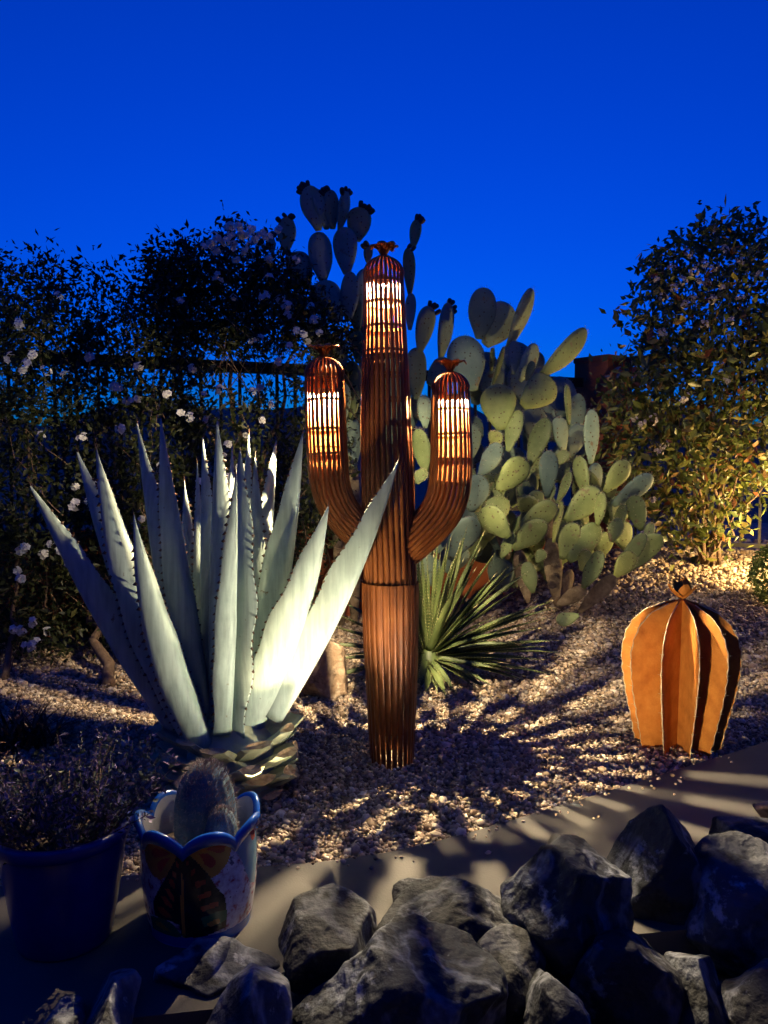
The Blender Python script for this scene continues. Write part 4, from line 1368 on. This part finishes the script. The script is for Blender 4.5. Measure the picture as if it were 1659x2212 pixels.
def rock_mat(name, dark, midc, light, edge):
    m, nt, b = nodes_of(name)
    tc = nt.nodes.new('ShaderNodeTexCoord')
    n = nt.nodes.new('ShaderNodeTexNoise')
    n.inputs['Scale'].default_value = 9.0; n.inputs['Detail'].default_value = 9; n.inputs['Roughness'].default_value = 0.66
    n.inputs['Distortion'].default_value = 0.15
    nt.links.new(tc.outputs['Object'], n.inputs['Vector'])
    r = ramp_node(nt, [(0.38, dark), (0.47, midc), (0.57, midc), (0.63, light)])
    nt.links.new(n.outputs[0], r.inputs[0])
    # pale veins
    n2 = nt.nodes.new('ShaderNodeTexNoise')
    n2.inputs['Scale'].default_value = 5.0; n2.inputs['Detail'].default_value = 7; n2.inputs['Distortion'].default_value = 0.35
    nt.links.new(tc.outputs['Object'], n2.inputs['Vector'])
    r2 = ramp_node(nt, [(0.46, (0, 0, 0)), (0.5, (1, 1, 1)), (0.54, (0, 0, 0))])
    nt.links.new(n2.outputs[0], r2.inputs[0])
    mx = nt.nodes.new('ShaderNodeMix'); mx.data_type = 'RGBA'
    mm = nt.nodes.new('ShaderNodeMath'); mm.operation = 'MULTIPLY'; mm.inputs[1].default_value = edge
    nt.links.new(r2.outputs[0], mm.inputs[0])
    nt.links.new(mm.outputs[0], mx.inputs[0])
    nt.links.new(r.outputs[0], mx.inputs[6]); mx.inputs[7].default_value = (*light, 1)
    nt.links.new(mx.outputs[2], b.inputs['Base Color'])
    b.inputs['Roughness'].default_value = 0.8
    n3 = nt.nodes.new('ShaderNodeTexNoise')
    n3.inputs['Scale'].default_value = 55.0; n3.inputs['Detail'].default_value = 8
    nt.links.new(tc.outputs['Object'], n3.inputs['Vector'])
    bp = nt.nodes.new('ShaderNodeBump'); bp.inputs['Strength'].default_value = 0.7; bp.inputs['Distance'].default_value = 0.012
    nt.links.new(n3.outputs[0], bp.inputs['Height'])
    nt.links.new(bp.outputs[0], b.inputs['Normal'])
    return m
M['rock_a'] = rock_mat('mottled_rock', (0.006, 0.007, 0.009), (0.024, 0.028, 0.036), (0.24, 0.26, 0.31), 0.55)
M['rock_b'] = rock_mat('pale_rock', (0.014, 0.015, 0.018), (0.06, 0.065, 0.08), (0.36, 0.375, 0.42), 0.55)
M['rock_c'] = rock_mat('dark_rock', (0.006, 0.007, 0.008), (0.018, 0.019, 0.023), (0.19, 0.20, 0.23), 0.4)
M['rock_d'] = rock_mat('brown_rock', (0.10, 0.055, 0.03), (0.27, 0.18, 0.11), (0.46, 0.37, 0.27), 0.3)

def boulder(label, box, D, hy, seed, mat, shape=None, cuts=9, rough=0.05, roll=0.0, fine=True, name='boulder', group='boulders edging the path', lo=0.0):
    u0, v0, u1, v1 = box
    c = P((u0 + u1) / 2, (v0 + v1) / 2, D)
    hx = (u1 - u0) / 2 / F * D * 1.07; hz = (v1 - v0) / 2 / F * D * 1.07 + lo
    c = c - Vector((0, 0, lo))
    rd = np.random.default_rng(seed)
    SV, SF = (SPH_V, SPH_F) if fine else (SPH4_V, SPH4_F)
    # angular block: distance to the nearest of a set of random planes
    N = rd.normal(size=(cuts, 3)); N /= np.linalg.norm(N, axis=1)[:, None]
    h = rd.uniform(0.66, 0.95, cuts)
    if shape:
        for (nx, ny, nz, hh) in shape:
            q = np.array((nx, ny, nz), float); q /= np.linalg.norm(q)
            N = np.vstack([N, q]); h = np.append(h, hh)
    dot = SV @ N.T
    rad = np.where(dot > 1e-3, h / np.maximum(dot, 1e-3), 9.0)
    k = 60.0
    R_ = -np.log(np.exp(-k * np.minimum(rad, 2.0)).sum(1) + math.exp(-k * 1.15)) / k
    v = SV * R_[:, None]
    sc = np.array([hx, hy, hz])
    mx = np.abs(v).max(0)
    v = v / mx * sc
    ca, sa = math.cos(roll), math.sin(roll)
    x, z = v[:, 0].copy(), v[:, 2].copy()
    v[:, 0] = x * ca - z * sa; v[:, 2] = x * sa + z * ca
    nrm = v / np.linalg.norm(v, axis=1)[:, None]
    s0 = rd.uniform(0, 50)
    avg = (hx + hz) / 2
    disp = np.array([0.8 * noise.fractal(Vector((p[0] * 9 + s0, p[1] * 9, p[2] * 9)), 0.9, 2.1, 4) + 0.9 * (0.5 - abs(noise.noise(Vector((p[0] * 14 + s0, p[1] * 14, p[2] * 9))))) + 0.45 * (0.5 - abs(noise.noise(Vector((p[0] * 34, p[1] * 34 + s0, p[2] * 26))))) for p in v])
    v = v + nrm * (disp * rough * avg * 1.6)[:, None]
    v = v + np.array(c)
    o = mk(name, v, SF, mat, None, True)
    # put the origin at the foot of the stone
    foot = Vector((c.x, c.y, float(v[:, 2].min())))
    o.data.transform(Matrix.Translation(-foot)); o.location = foot
    OFF[o.name] = np.zeros(3)
    return tag(o, label, 'rock', group)

FRT = (0.1, -1, 0.15, 0.62)
boulder('pale flat-topped rock directly in front of the painted pot', (318, 2032, 596, 2205), 1.62, 0.12, 1, M['rock_b'], [(0.1, -0.3, 1, 0.62), (-0.5, -1, -0.2, 0.6), (0.8, -0.9, -0.1, 0.62)], rough=0.05)
boulder('rounded pale rock at the bottom edge, below the painted pot', (440, 2092, 622, 2290), 1.47, 0.13, 2, M['rock_b'], [(0.6, -0.8, 0.3, 0.7), (-0.7, -0.5, 0.7, 0.55)], rough=0.06)
boulder('small pointed rock at the bottom edge below the dark blue pot', (182, 2116, 296, 2290), 1.46, 0.10, 3, M['rock_b'], [(0.7, -0.3, 0.6, 0.6), (-0.8, -0.3, 0.8, 0.5)], rough=0.06)
boulder('tiny rock tip in the dark bottom corner below the dark blue pot', (100, 2180, 172, 2290), 1.44, 0.08, 4, M['rock_a'], None, rough=0.06, fine=False)
boulder('dark blocky rock with flat top to the right of the painted pot', (588, 1940, 818, 2160), 1.70, 0.13, 5, M['rock_c'], [(0.1, -0.25, 1, 0.75), (0.9, -0.35, 0.1, 0.75), (-0.9, -0.3, 0.3, 0.75), (0.15, -1, -0.15, 0.6)], 5, 0.04)
boulder('low wide brown rock lying along the middle of the path edge', (812, 1915, 1175, 2075), 1.78, 0.14, 6, M['rock_c'], [(-0.45, -0.2, 1, 0.58), (0.7, -0.2, 0.8, 0.62), (0, -1, 0.3, 0.6)], 8, 0.08)
boulder('broad mottled rock at the bottom edge beneath the low wide rock', (622, 2025, 1092, 2300), 1.54, 0.16, 7, M['rock_a'], [(-0.75, -0.3, 0.7, 0.62), (0.35, -0.2, 1, 0.7), (0.0, -1, 0.25, 0.6), (0.6, -0.8, -0.2, 0.7)], 7, 0.06)
boulder('large dark rock with a mottled pale crown in the middle of the row', (1094, 1812, 1392, 2110), 1.76, 0.16, 8, M['rock_a'], [(0.6, -0.9, 0.15, 0.52), (-0.7, -0.4, 0.55, 0.72), (0.2, 0, 1, 0.82)], 6, 0.06)
boulder('tall upright pointed rock leaning beside the large dark rock', (1310, 1756, 1578, 2060), 1.86, 0.13, 9, M['rock_a'], [(0.75, -0.15, 0.55, 0.58), (-0.85, -0.2, 0.5, 0.55), (0.25, -1, 0.15, 0.55), (-0.5, -0.9, 0, 0.62)], 4, 0.035)
boulder('mottled pale slab at the right edge, half behind the pointed rock', (1470, 1828, 1730, 2120), 1.78, 0.15, 10, M['rock_b'], [(-0.2, -0.4, 1, 0.6), (0.3, -1, 0.1, 0.6), (-0.8, -0.3, 0.6, 0.65)], 7, 0.06)
boulder('black block of rock standing on the path near the right edge', (1528, 1760, 1720, 1880), 2.05, 0.12, 11, M['rock_c'], [(0, -1, 0.1, 0.6), (-0.9, -0.3, 0.2, 0.7), (0, -.2, 1, 0.7)], 5, 0.05)
boulder('small reddish rock at the right edge above the black block', (1634, 1728, 1710, 1780), 2.22, 0.06, 12, M['rock_d'], None, rough=0.07, fine=False)
boulder('grey rock wedged under the black block at the right edge', (1596, 1846, 1740, 1960), 1.90, 0.10, 13, M['rock_a'], None, rough=0.06)
boulder('narrow upright rock low down beneath the pointed rock', (1440, 2045, 1565, 2260), 1.60, 0.10, 14, M['rock_a'], [(-0.6, -0.5, 0.6, 0.6), (0.6, -0.5, 0.6, 0.6)], 6, 0.06)
boulder('rock peeking out at the bottom edge under the large dark rock', (1120, 2100, 1270, 2300), 1.53, 0.12, 15, M['rock_a'], None, 8, 0.07)
boulder('dark rock in the bottom corner under the mottled slab', (1545, 2085, 1760, 2320), 1.58, 0.13, 16, M['rock_c'], None, 8, 0.06)
boulder('dark rock filling the gap beneath the large dark and pointed rocks', (1240, 2030, 1470, 2300), 1.62, 0.12, 17, M['rock_c'], [(0, -1, 0.2, 0.6)], 8, 0.06)
boulder('shadowed rock between the blocky rock and the rock before the pot', (520, 2120, 700, 2320), 1.60, 0.10, 18, M['rock_c'], None, 8, 0.06, fine=False)
boulder('dark rock tucked beneath the low wide brown rock', (1010, 2020, 1180, 2200), 1.66, 0.10, 19, M['rock_c'], None, 8, 0.06, fine=False)
boulder('brown boulder standing between the agave and the yucca, brightly lit', (628, 1385, 748, 1525), G(690, 1500).y, 0.12, 20, M['rock_d'], [(-0.6, -0.6, 0.5, 0.6), (0.6, -0.8, 0.2, 0.7)], 7, 0.06, group='loose garden rocks')
boulder('fist-sized dark stone at the edge of the path', (1222, 1735, 1268, 1762), G(1245, 1758).y + 0.02, 0.025, 21, M['rock_a'], None, 8, 0.05, fine=False, name='stone', group='loose garden rocks')

# ------------------------------------------------------------------ painted pot with its hairy cactus
def glaze(name, col, rough=0.22, var=0.15):
    lo = tuple(c * (1 - var) for c in col); hi = tuple(min(1, c * (1 + var)) for c in col)
    return noise_mat(name, [(0.3, lo), (0.7, hi)], 25, rough, 0.08, 18, spec=0.5, coat=0.3, bdist=0.002)
M['g_blue'] = glaze('blue_glaze', (0.012, 0.09, 0.42))
M['g_white'] = noise_mat('white_lace_glaze', [(0.36, (0.30, 0.07, 0.10)), (0.46, (0.50, 0.44, 0.50)), (0.62, (0.68, 0.66, 0.70)), (0.68, (0.10, 0.10, 0.16))], 48, 0.25, 0.1, 30, coat=0.3, bdist=0.002, detail=3)
M['g_orange'] = glaze('amber_glaze', (0.50, 0.22, 0.035))
M['g_red'] = glaze('red_glaze', (0.42, 0.06, 0.025))
M['g_black'] = glaze('black_glaze', (0.02, 0.012, 0.014))
M['g_green'] = glaze('green_glaze', (0.05, 0.16, 0.06))
M['g_cyan'] = glaze('light_blue_glaze', (0.14, 0.27, 0.36))
M['g_inner'] = glaze('inner_glaze', (0.42, 0.42, 0.46))
M['g_yellow'] = glaze('yellow_glaze', (0.42, 0.26, 0.05))
pc = G(434, 1982, PATH_Z)
PDp = pc.y
pot = root('painted_pot', (pc.x, pc.y, PATH_Z), 'scallop-rimmed ceramic pot painted with a butterfly, on the path before the agave', 'pot')
PH = 0.235
view_p = math.atan2(-pc.y, -pc.x)
def pot_r(t):            # t: 0 foot .. 1 rim
    return 0.118 + 0.012 * math.sin(math.pi * min(1, t * 1.05)) + 0.016 * t ** 2.2
a_val = -16.0
def lobe(adeg):
    return abs(math.sin(math.radians((adeg - a_val) * 7 / 2)))
def pot_top(adeg):
    return PH + 0.034 * lobe(adeg) ** 0.75
pcx, pR = 800.0, 640.0
def to_crop(adeg, z):
    a = math.radians(adeg)
    return pcx + pR * math.sin(a), 2075 - 256 * (1 - math.cos(a)) - z / 0.235 * 1010
POLY = [
    ('g_cyan', [(1150, 1030), (1420, 720), (1450, 900), (1400, 1500), (1330, 1480), (1240, 1240), (1160, 1100)]),
    ('g_red', [(1330, 960), (1400, 880), (1400, 1020), (1360, 1060)]),
    ('g_orange', [(180, 930), (600, 1062), (600, 1120), (480, 1290), (400, 1340), (310, 1290), (220, 1140)]),
    ('g_orange', [(610, 1062), (1160, 990), (1140, 1110), (1090, 1240), (980, 1340), (900, 1370), (740, 1200)]),
    ('g_red', [(295, 1040), (350, 1018), (430, 1050), (500, 1090), (420, 1110), (340, 1118), (300, 1085)]),
    ('g_red', [(500, 1125), (440, 1200), (400, 1260), (362, 1225), (360, 1170), (410, 1135)]),
    ('g_red', [(880, 1060), (1000, 1040), (1070, 1070), (1060, 1120), (1000, 1140), (930, 1110), (870, 1090)]),
    ('g_red', [(790, 1120), (880, 1120), (950, 1180), (960, 1240), (910, 1270), (850, 1230), (820, 1160)]),
    ('g_black', [(605, 1075), (700, 1130), (800, 1230), (900, 1350), (970, 1470), (1050, 1560), (1070, 1650), (1080, 1760), (1090, 1900), (900, 1950), (600, 2010), (560, 1800), (300, 1700), (295, 1560), (340, 1480), (420, 1350), (500, 1230), (560, 1120)]),
    ('g_red', [(555, 1170), (575, 1200), (570, 1240), (550, 1210)]), ('g_red', [(520, 1260), (555, 1290), (550, 1330), (520, 1310)]),
    ('g_red', [(470, 1330), (520, 1340), (545, 1400), (530, 1440), (490, 1400)]), ('g_red', [(435, 1420), (480, 1430), (525, 1510), (530, 1570), (490, 1540)]),
    ('g_red', [(385, 1500), (440, 1500), (500, 1590), (510, 1640), (440, 1590)]), ('g_red', [(340, 1600), (400, 1610), (480, 1690), (490, 1730), (420, 1720), (350, 1660)]),
    ('g_red', [(700, 1270), (740, 1260), (750, 1300), (710, 1330)]), ('g_red', [(740, 1390), (850, 1370), (860, 1410), (760, 1450)]), ('g_red', [(770, 1520), (910, 1490), (910, 1540), (790, 1570)]), ('g_red', [(790, 1640), (980, 1610), (980, 1660), (820, 1690)]),
    ('g_red', [(650, 1180), (680, 1185), (680, 1220), (650, 1215)]),
    ('g_orange', [(602, 1300), (618, 1290), (628, 1500), (632, 1800), (620, 1960), (590, 1960), (590, 1800), (596, 1500)]),
    ('g_green', [(240, 1700), (400, 1730), (500, 1800), (580, 1920), (590, 1990), (420, 1930), (240, 1860)]),
    ('g_yellow', [(290, 1760), (360, 1770), (430, 1840), (470, 1880), (380, 1860), (300, 1810)]),
    ('g_green', [(800, 1760), (960, 1720), (1080, 1720), (1080, 1820), (980, 1860), (830, 1860)]),
    ('g_yellow', [(860, 1830), (960, 1790), (1010, 1800), (1010, 1840), (900, 1870)]),
]
POLYA = [(k, np.array(p, float)) for k, p in POLY]
pmats = ['g_white', 'g_blue'] + sorted({k for k, _ in POLY}) + ['g_inner']
midx = {k: i for i, k in enumerate(pmats)}
NA, NZ = 300, 90
vs = []; cc = []; ft = []
for j in range(NZ + 1):
    for i in range(NA):
        ad = -180 + 360 * i / NA
        top = pot_top(ad) - 0.031
        z = top * j / NZ
        t = z / PH
        r = pot_r(t) * (1 + 0.035 * (lobe(ad) - 0.5) * t ** 2)
        a = view_p + math.radians(ad)
        vs.append((pc.x + r * math.cos(a), pc.y + r * math.sin(a), PATH_Z + z))
fs = []; fm = []
qs = []
for j in range(NZ):
    for i in range(NA):
        i2 = (i + 1) % NA
        fs.append((j * NA + i, j * NA + i2, (j + 1) * NA + i2, (j + 1) * NA + i))
        ad = -180 + 360 * (i + 0.5) / NA
        z = (pot_top(ad) - 0.031) * (j + 0.5) / NZ
        sa = abs(ad) if abs(ad) <= 90 else 180 - abs(ad)
        q = to_crop(math.copysign(sa, ad), z)
        qs.append(q); fm.append(midx['g_blue'] if z < 0.026 else midx['g_white'])
qs = np.array(qs); fm = np.array(fm)
low = fm == midx['g_blue']
for k, p in POLYA:
    fm[in_poly(qs, p) & ~low] = midx[k]
b0 = len(vs)
fs.append(tuple(range(NA))); fm = np.append(fm, midx['g_blue'])
mk('pot_body', vs, fs, [M[k] for k in pmats], pot, True, fm)
# thick blue scalloped rim, and the pale inside
vs = []; fs = []; fm = []
rows = [(0.0, -0.031, 0.0005), (0.0, -0.029, 0.006), (0.0, -0.008, 0.0085), (0.0, 0.0, 0.004), (0.0, 0.001, -0.004), (0.0, -0.008, -0.009), (0.0, -0.05, -0.011), (0.0, -0.10, -0.012), (0.0, -0.15, -0.014)]
for (_, dz, dr) in rows:
    for i in range(NA):
        ad = -180 + 360 * i / NA
        z = pot_top(ad) + dz
        if dz <= -0.05:
            z = PH + dz
        t = z / PH
        r = pot_r(min(1.15, t)) * (1 + 0.035 * (lobe(ad) - 0.5) * min(1, t) ** 2) + dr
        a = view_p + math.radians(ad)
        vs.append((pc.x + r * math.cos(a), pc.y + r * math.sin(a), PATH_Z + z))
for j in range(len(rows) - 1):
    for i in range(NA):
        i2 = (i + 1) % NA
        fs.append((j * NA + i, j * NA + i2, (j + 1) * NA + i2, (j + 1) * NA + i)); fm.append(0 if j < 5 else 1)
mk('rim', vs, fs, [M['g_blue'], M['g_inner']], pot, True, fm)
vs = [(pc.x + 0.112 * math.cos(2 * math.pi * k / 30), pc.y + 0.112 * math.sin(2 * math.pi * k / 30), PATH_Z + PH - 0.06) for k in range(30)]
mk('soil', vs, [tuple(range(30))], M['soil'], pot, False)

M['hairy'] = noise_mat('hairy_cactus_skin', [(0.3, (0.07, 0.12, 0.15)), (0.7, (0.13, 0.20, 0.24))], 30, 0.8)
M['hair'] = island_mat('cactus_hair', [(0.0, (0.30, 0.26, 0.24)), (0.5, (0.42, 0.38, 0.36)), (0.85, (0.36, 0.22, 0.18)), (1.0, (0.30, 0.12, 0.09))], 0.7)
cb = P(444, 1735, PDp + 0.015)
cb.z = PATH_Z + PH - 0.058
hc = root('hairy_cactus', cb, 'round woolly cactus with a small offset growing in the painted pot', 'cactus')
def hairy(c, R_, H_, name, nh, hl, parent, seed):
    rd = random.Random(seed)
    vs = []; fs = []
    nr, na = 14, 52
    for j in range(nr + 1):
        t = j / nr
        ang = t * math.pi / 2
        rr = R_ * (math.cos(ang) ** 0.62 if j < nr else 0.02) * (0.9 + 0.1 * math.sin(ang * 2))
        z = H_ * math.sin(ang)
        for i in range(na):
            a = 2 * math.pi * i / na
            q = rr * (1 + 0.05 * math.cos(13 * a))
            vs.append((c.x + q * math.cos(a), c.y + q * math.sin(a), c.z + z))
    for j in range(nr):
        for i in range(na):
            i2 = (i + 1) % na
            fs.append((j * na + i, j * na + i2, (j + 1) * na + i2, (j + 1) * na + i))
    body = mk(name, vs, fs, M['hairy'], parent, True)
    m = MB()
    for _ in range(nh):
        v = Vector(vs[rd.randrange(len(vs))])
        o = Vector((v.x - c.x, v.y - c.y, (v.z - c.z) * 0.8)).normalized()
        d = (o + Vector((rd.uniform(-.7, .7), rd.uniform(-.7, .7), rd.uniform(-.4, .8)))).normalized()
        s = d.cross(Vector((0.4, 0.3, 0.86))).normalized() * 0.0005
        v = v + Vector((rd.uniform(-.002, .002), rd.uniform(-.002, .002), rd.uniform(-.004, .004)))
        l = hl * rd.uniform(0.5, 1.3)
        k = v + d * l * 0.5; e = v + d * l + Vector((0, 0, -0.3 * l))
        m.add([v - s, v + s, k + s, k - s, e], [(0, 1, 2, 3), (3, 2, 4)])
    m.build('wool', M['hair'], body, False, 'stuff')
hairy(cb, 0.076, P(444, 1652, PDp + 0.015).z - cb.z, 'body', 4200, 0.017, hc, 1)
oc = P(478, 1792, PDp - 0.055); oc.z = cb.z + 0.012
hairy(oc, 0.040, P(478, 1752, PDp - 0.055).z - oc.z + 0.004, 'offset', 1500, 0.012, hc, 2)

# ------------------------------------------------------------------ dark blue pot with a wispy plant
M['g_navy'] = glaze('navy_glaze', (0.006, 0.014, 0.20), 0.3)
bp_ = G(142, 2022, PATH_Z)
bpot = root('blue_pot', (bp_.x, bp_.y, PATH_Z), 'plain dark blue glazed pot on the path at the left', 'pot')
m = MB()
m.lathe([(0.001, 0.001), (0.098, 0.001), (0.103, 0.008), (0.118, 0.09), (0.132, 0.19), (0.138, 0.238)], (bp_.x, bp_.y, PATH_Z), 56)
m.build('pot_body', M['g_navy'], bpot, True)
m = MB()
m.lathe([(0.139, 0.236), (0.147, 0.240), (0.149, 0.262), (0.145, 0.268), (0.136, 0.268), (0.132, 0.262), (0.128, 0.20)], (bp_.x, bp_.y, PATH_Z), 56)
m.build('rim', M['g_navy'], bpot, True)
vs = [(bp_.x + 0.129 * math.cos(2 * math.pi * k / 30), bp_.y + 0.129 * math.sin(2 * math.pi * k / 30), PATH_Z + 0.235) for k in range(30)]
mk('soil', vs, [tuple(range(30))], M['soil'], bpot, False)
M['purple'] = island_mat('purple_sprig', [(0.0, (0.03, 0.05, 0.035)), (0.5, (0.06, 0.07, 0.06)), (0.75, (0.14, 0.10, 0.20)), (1.0, (0.24, 0.17, 0.32))], 0.7, 0.15)
pl = root('potted_lavender', (bp_.x, bp_.y, PATH_Z + 0.236), 'wispy purple-tipped plant growing in the dark blue pot', 'plant')
rd = random.Random(81)
m = MB(); tips = []
for k in range(130):
    a = rd.uniform(0, 6.283); q = math.sqrt(rd.random()) * 0.10
    b = Vector((bp_.x + q * math.cos(a), bp_.y + q * math.sin(a), PATH_Z + 0.23))
    L = rd.uniform(0.09, 0.19)
    t = b + Vector((math.cos(a) * q * 1.2 + rd.uniform(-.05, .05), math.sin(a) * q * 1.2 + rd.uniform(-.05, .05), L))
    pts, rr = branch(b, t, 0.0016, 0.0008, 0.006, rd.random(), 4)
    m.tube(pts, rr, 3, 0, False)
    for p in pts[1:]:
        for _ in range(7):
            tips.append(p + Vector((rd.gauss(0, .008), rd.gauss(0, .008), rd.gauss(0, .012))))
m.build('stems', M['bark'], pl, False, 'stuff')
v, f = leaf_cloud(np.array(tips), 0.017, aspect=0.4)
mk('sprigs', v, f, M['purple'], pl, False, None, 'stuff')

# ------------------------------------------------------------------ globe garden light beyond the right edge
lx, ly = 2.72, 5.12
lz = ground_z(lx, ly)
gl = root('globe_light', (lx, ly, lz), 'small frosted globe garden light on a short post beside the clipped bush', 'lamp')
m = MB(); m.tube([Vector((lx, ly, lz - 0.05)), Vector((lx, ly, lz + 0.24))], 0.014, 10); m.build('post', M['iron'], gl, True)
m = MB(); m.lathe([(0.014, 0.238), (0.034, 0.242), (0.036, 0.262), (0.030, 0.264)], (lx, ly, lz), 20); m.build('socket', M['iron'], gl, True)
m = MB(); m.lathe([(0.028 if k == 0 else 0.055 * math.sin(math.radians(150 - 150 * k / 10)) + 0.0005, 0.312 - 0.055 * math.cos(math.radians(30 + 150 * k / 10))) for k in range(11)], (lx, ly, lz), 16)
m.build('globe', emit_mat('globe_glow', (1.0, 0.66, 0.26), GLOBE_L), gl, True)

# ------------------------------------------------------------------ small spotlight on the path behind the tall pointed rock, aimed at the agave
def spotlight(loc, label, aim, L, col, tube=0.10):
    r = root('garden_spotlight', loc, label, 'lamp')
    loc = Vector(loc)
    t = Vector(aim).normalized()
    a = t.cross(Vector((0, 1, 0))).normalized(); b = t.cross(a)
    hd = loc + Vector((0, 0, 0.034)) - t * 0.03
    m = MB(); m.tube([loc + Vector((0, 0, 0.0)), loc + Vector((0, 0, 0.02))], [0.03, 0.006], 12); m.build('foot_plate', M['iron'], r, True)
    vs = []; fs = []
    n = 24
    prof_ = [(0.004, -0.012), (0.024, -0.010), (0.030, 0.0), (0.030, tube), (0.028, tube + 0.002), (0.026, tube), (0.026, 0.010), (0.001, 0.009)]
    for q, z in prof_:
        for k in range(n):
            an = 2 * math.pi * k / n
            vs.append(hd + t * z + (a * math.cos(an) + b * math.sin(an)) * q)
    for i in range(len(prof_) - 1):
        for k in range(n):
            k2 = (k + 1) % n
            fs.append((i * n + k, i * n + k2, (i + 1) * n + k2, (i + 1) * n + k))
    mk('housing', vs, fs, M['iron'], r, True)
    disc('lamp_element', r, hd + t * 0.0125, a, b, t, 0.014, 0.003, emit_mat('spotlight_glow', col, L), 16)
spotlight((0.74, 2.10, PATH_Z), 'small black garden spotlight on the path behind the tall pointed rock', (-1.16, 0.51, 0.55), SPOT_L, (1.0, 0.87, 0.62))

spotlight((0.46, 2.06, PATH_Z), 'small black garden spotlight on the path behind the large dark rock', (0.58, 0.94, 0.30), SPOT2_L, (1.0, 0.80, 0.46), 0.075)
spotlight((-0.42, 2.27, 0.0), 'small black garden spotlight on the gravel behind the painted pot', (0.44, 0.60, 0.98), SPOT3_L, (1.0, 0.80, 0.46), 0.085)

# ------------------------------------------------------------------ unseen wall and eave, added behind the viewer to block sky light
M['added_house'] = noise_mat('added_house_stucco', [(0.3, (0.22, 0.15, 0.10)), (0.7, (0.30, 0.21, 0.15))], 5, 0.9, 0.4, 90)
M['roof'] = noise_mat('clay_roof', [(0.3, (0.20, 0.08, 0.05)), (0.7, (0.30, 0.13, 0.08))], 8, 0.85)
M['dark_glass'] = noise_mat('dark_glass', [(0.3, (0.02, 0.02, 0.025)), (0.7, (0.03, 0.03, 0.035))], 3, 0.08)
M['door'] = noise_mat('painted_door', [(0.3, (0.10, 0.05, 0.03)), (0.7, (0.15, 0.08, 0.05))], 6, 0.5)
hs = root('added_house', (0, -2.4, -0.62), 'unseen stucco wall with a tiled eave, added behind the viewer to block sky light', 'added_house')
m = MB(); m.box(-6.0, 5.0, -2.8, -2.4, -0.7, 2.75); m.build('wall', M['added_house'], hs)
m = MB(); m.box(-6.3, 5.3, -3.0, -1.7, 2.752, 2.90); ro = m.build('roof', M['roof'], hs)
m = MB(); m.box(-1.1, -0.15, -2.399, -2.36, -0.6, 1.45); dr = m.build('door', M['door'], hs)
m = MB(); m.tube([Vector((-0.24, -2.36, 0.42)), Vector((-0.24, -2.31, 0.42))], 0.022, 12); m.build('handle', M['lamp_metal'], dr, True)
for x in (-3.4, 1.2):
    m = MB()
    for q in ((x, x + 0.06, 0.3, 1.5), (x + 1.34, x + 1.4, 0.3, 1.5), (x + 0.06, x + 1.34, 0.3, 0.36), (x + 0.06, x + 1.34, 1.44, 1.5)):
        m.box(q[0], q[1], -2.399, -2.35, q[2], q[3])
    wd = m.build('window', M['door'], hs)
    m = MB(); m.box(x + 0.061, x + 1.339, -2.398, -2.385, 0.361, 1.439); m.build('pane', M['dark_glass'], wd)

# ------------------------------------------------------------------ dry leaf litter on the gravel
n = 260
yy = np.sqrt(rng.uniform(2.0 ** 2, 4.8 ** 2, n)); xx = rng.uniform(-0.5, 0.5, n) * yy
ok = yy > edge_y(xx) + 0.03
pos = np.array([(x_, y_, ground_z(x_, y_) + 0.010) for x_, y_ in zip(xx[ok], yy[ok])])
v, f_ = leaf_cloud(pos, 0.020, aspect=0.42)
v[:, 2] = np.repeat(pos[:, 2], 5) + (v[:, 2] - np.repeat(pos[:, 2], 5)) * 0.25
M['litter'] = island_mat('dry_leaf_litter', [(0.0, (0.10, 0.06, 0.03)), (0.5, (0.22, 0.14, 0.07)), (1.0, (0.34, 0.24, 0.13))], 0.8)
mk('leaf_litter', v, f_, M['litter'], None, False, None, 'stuff')
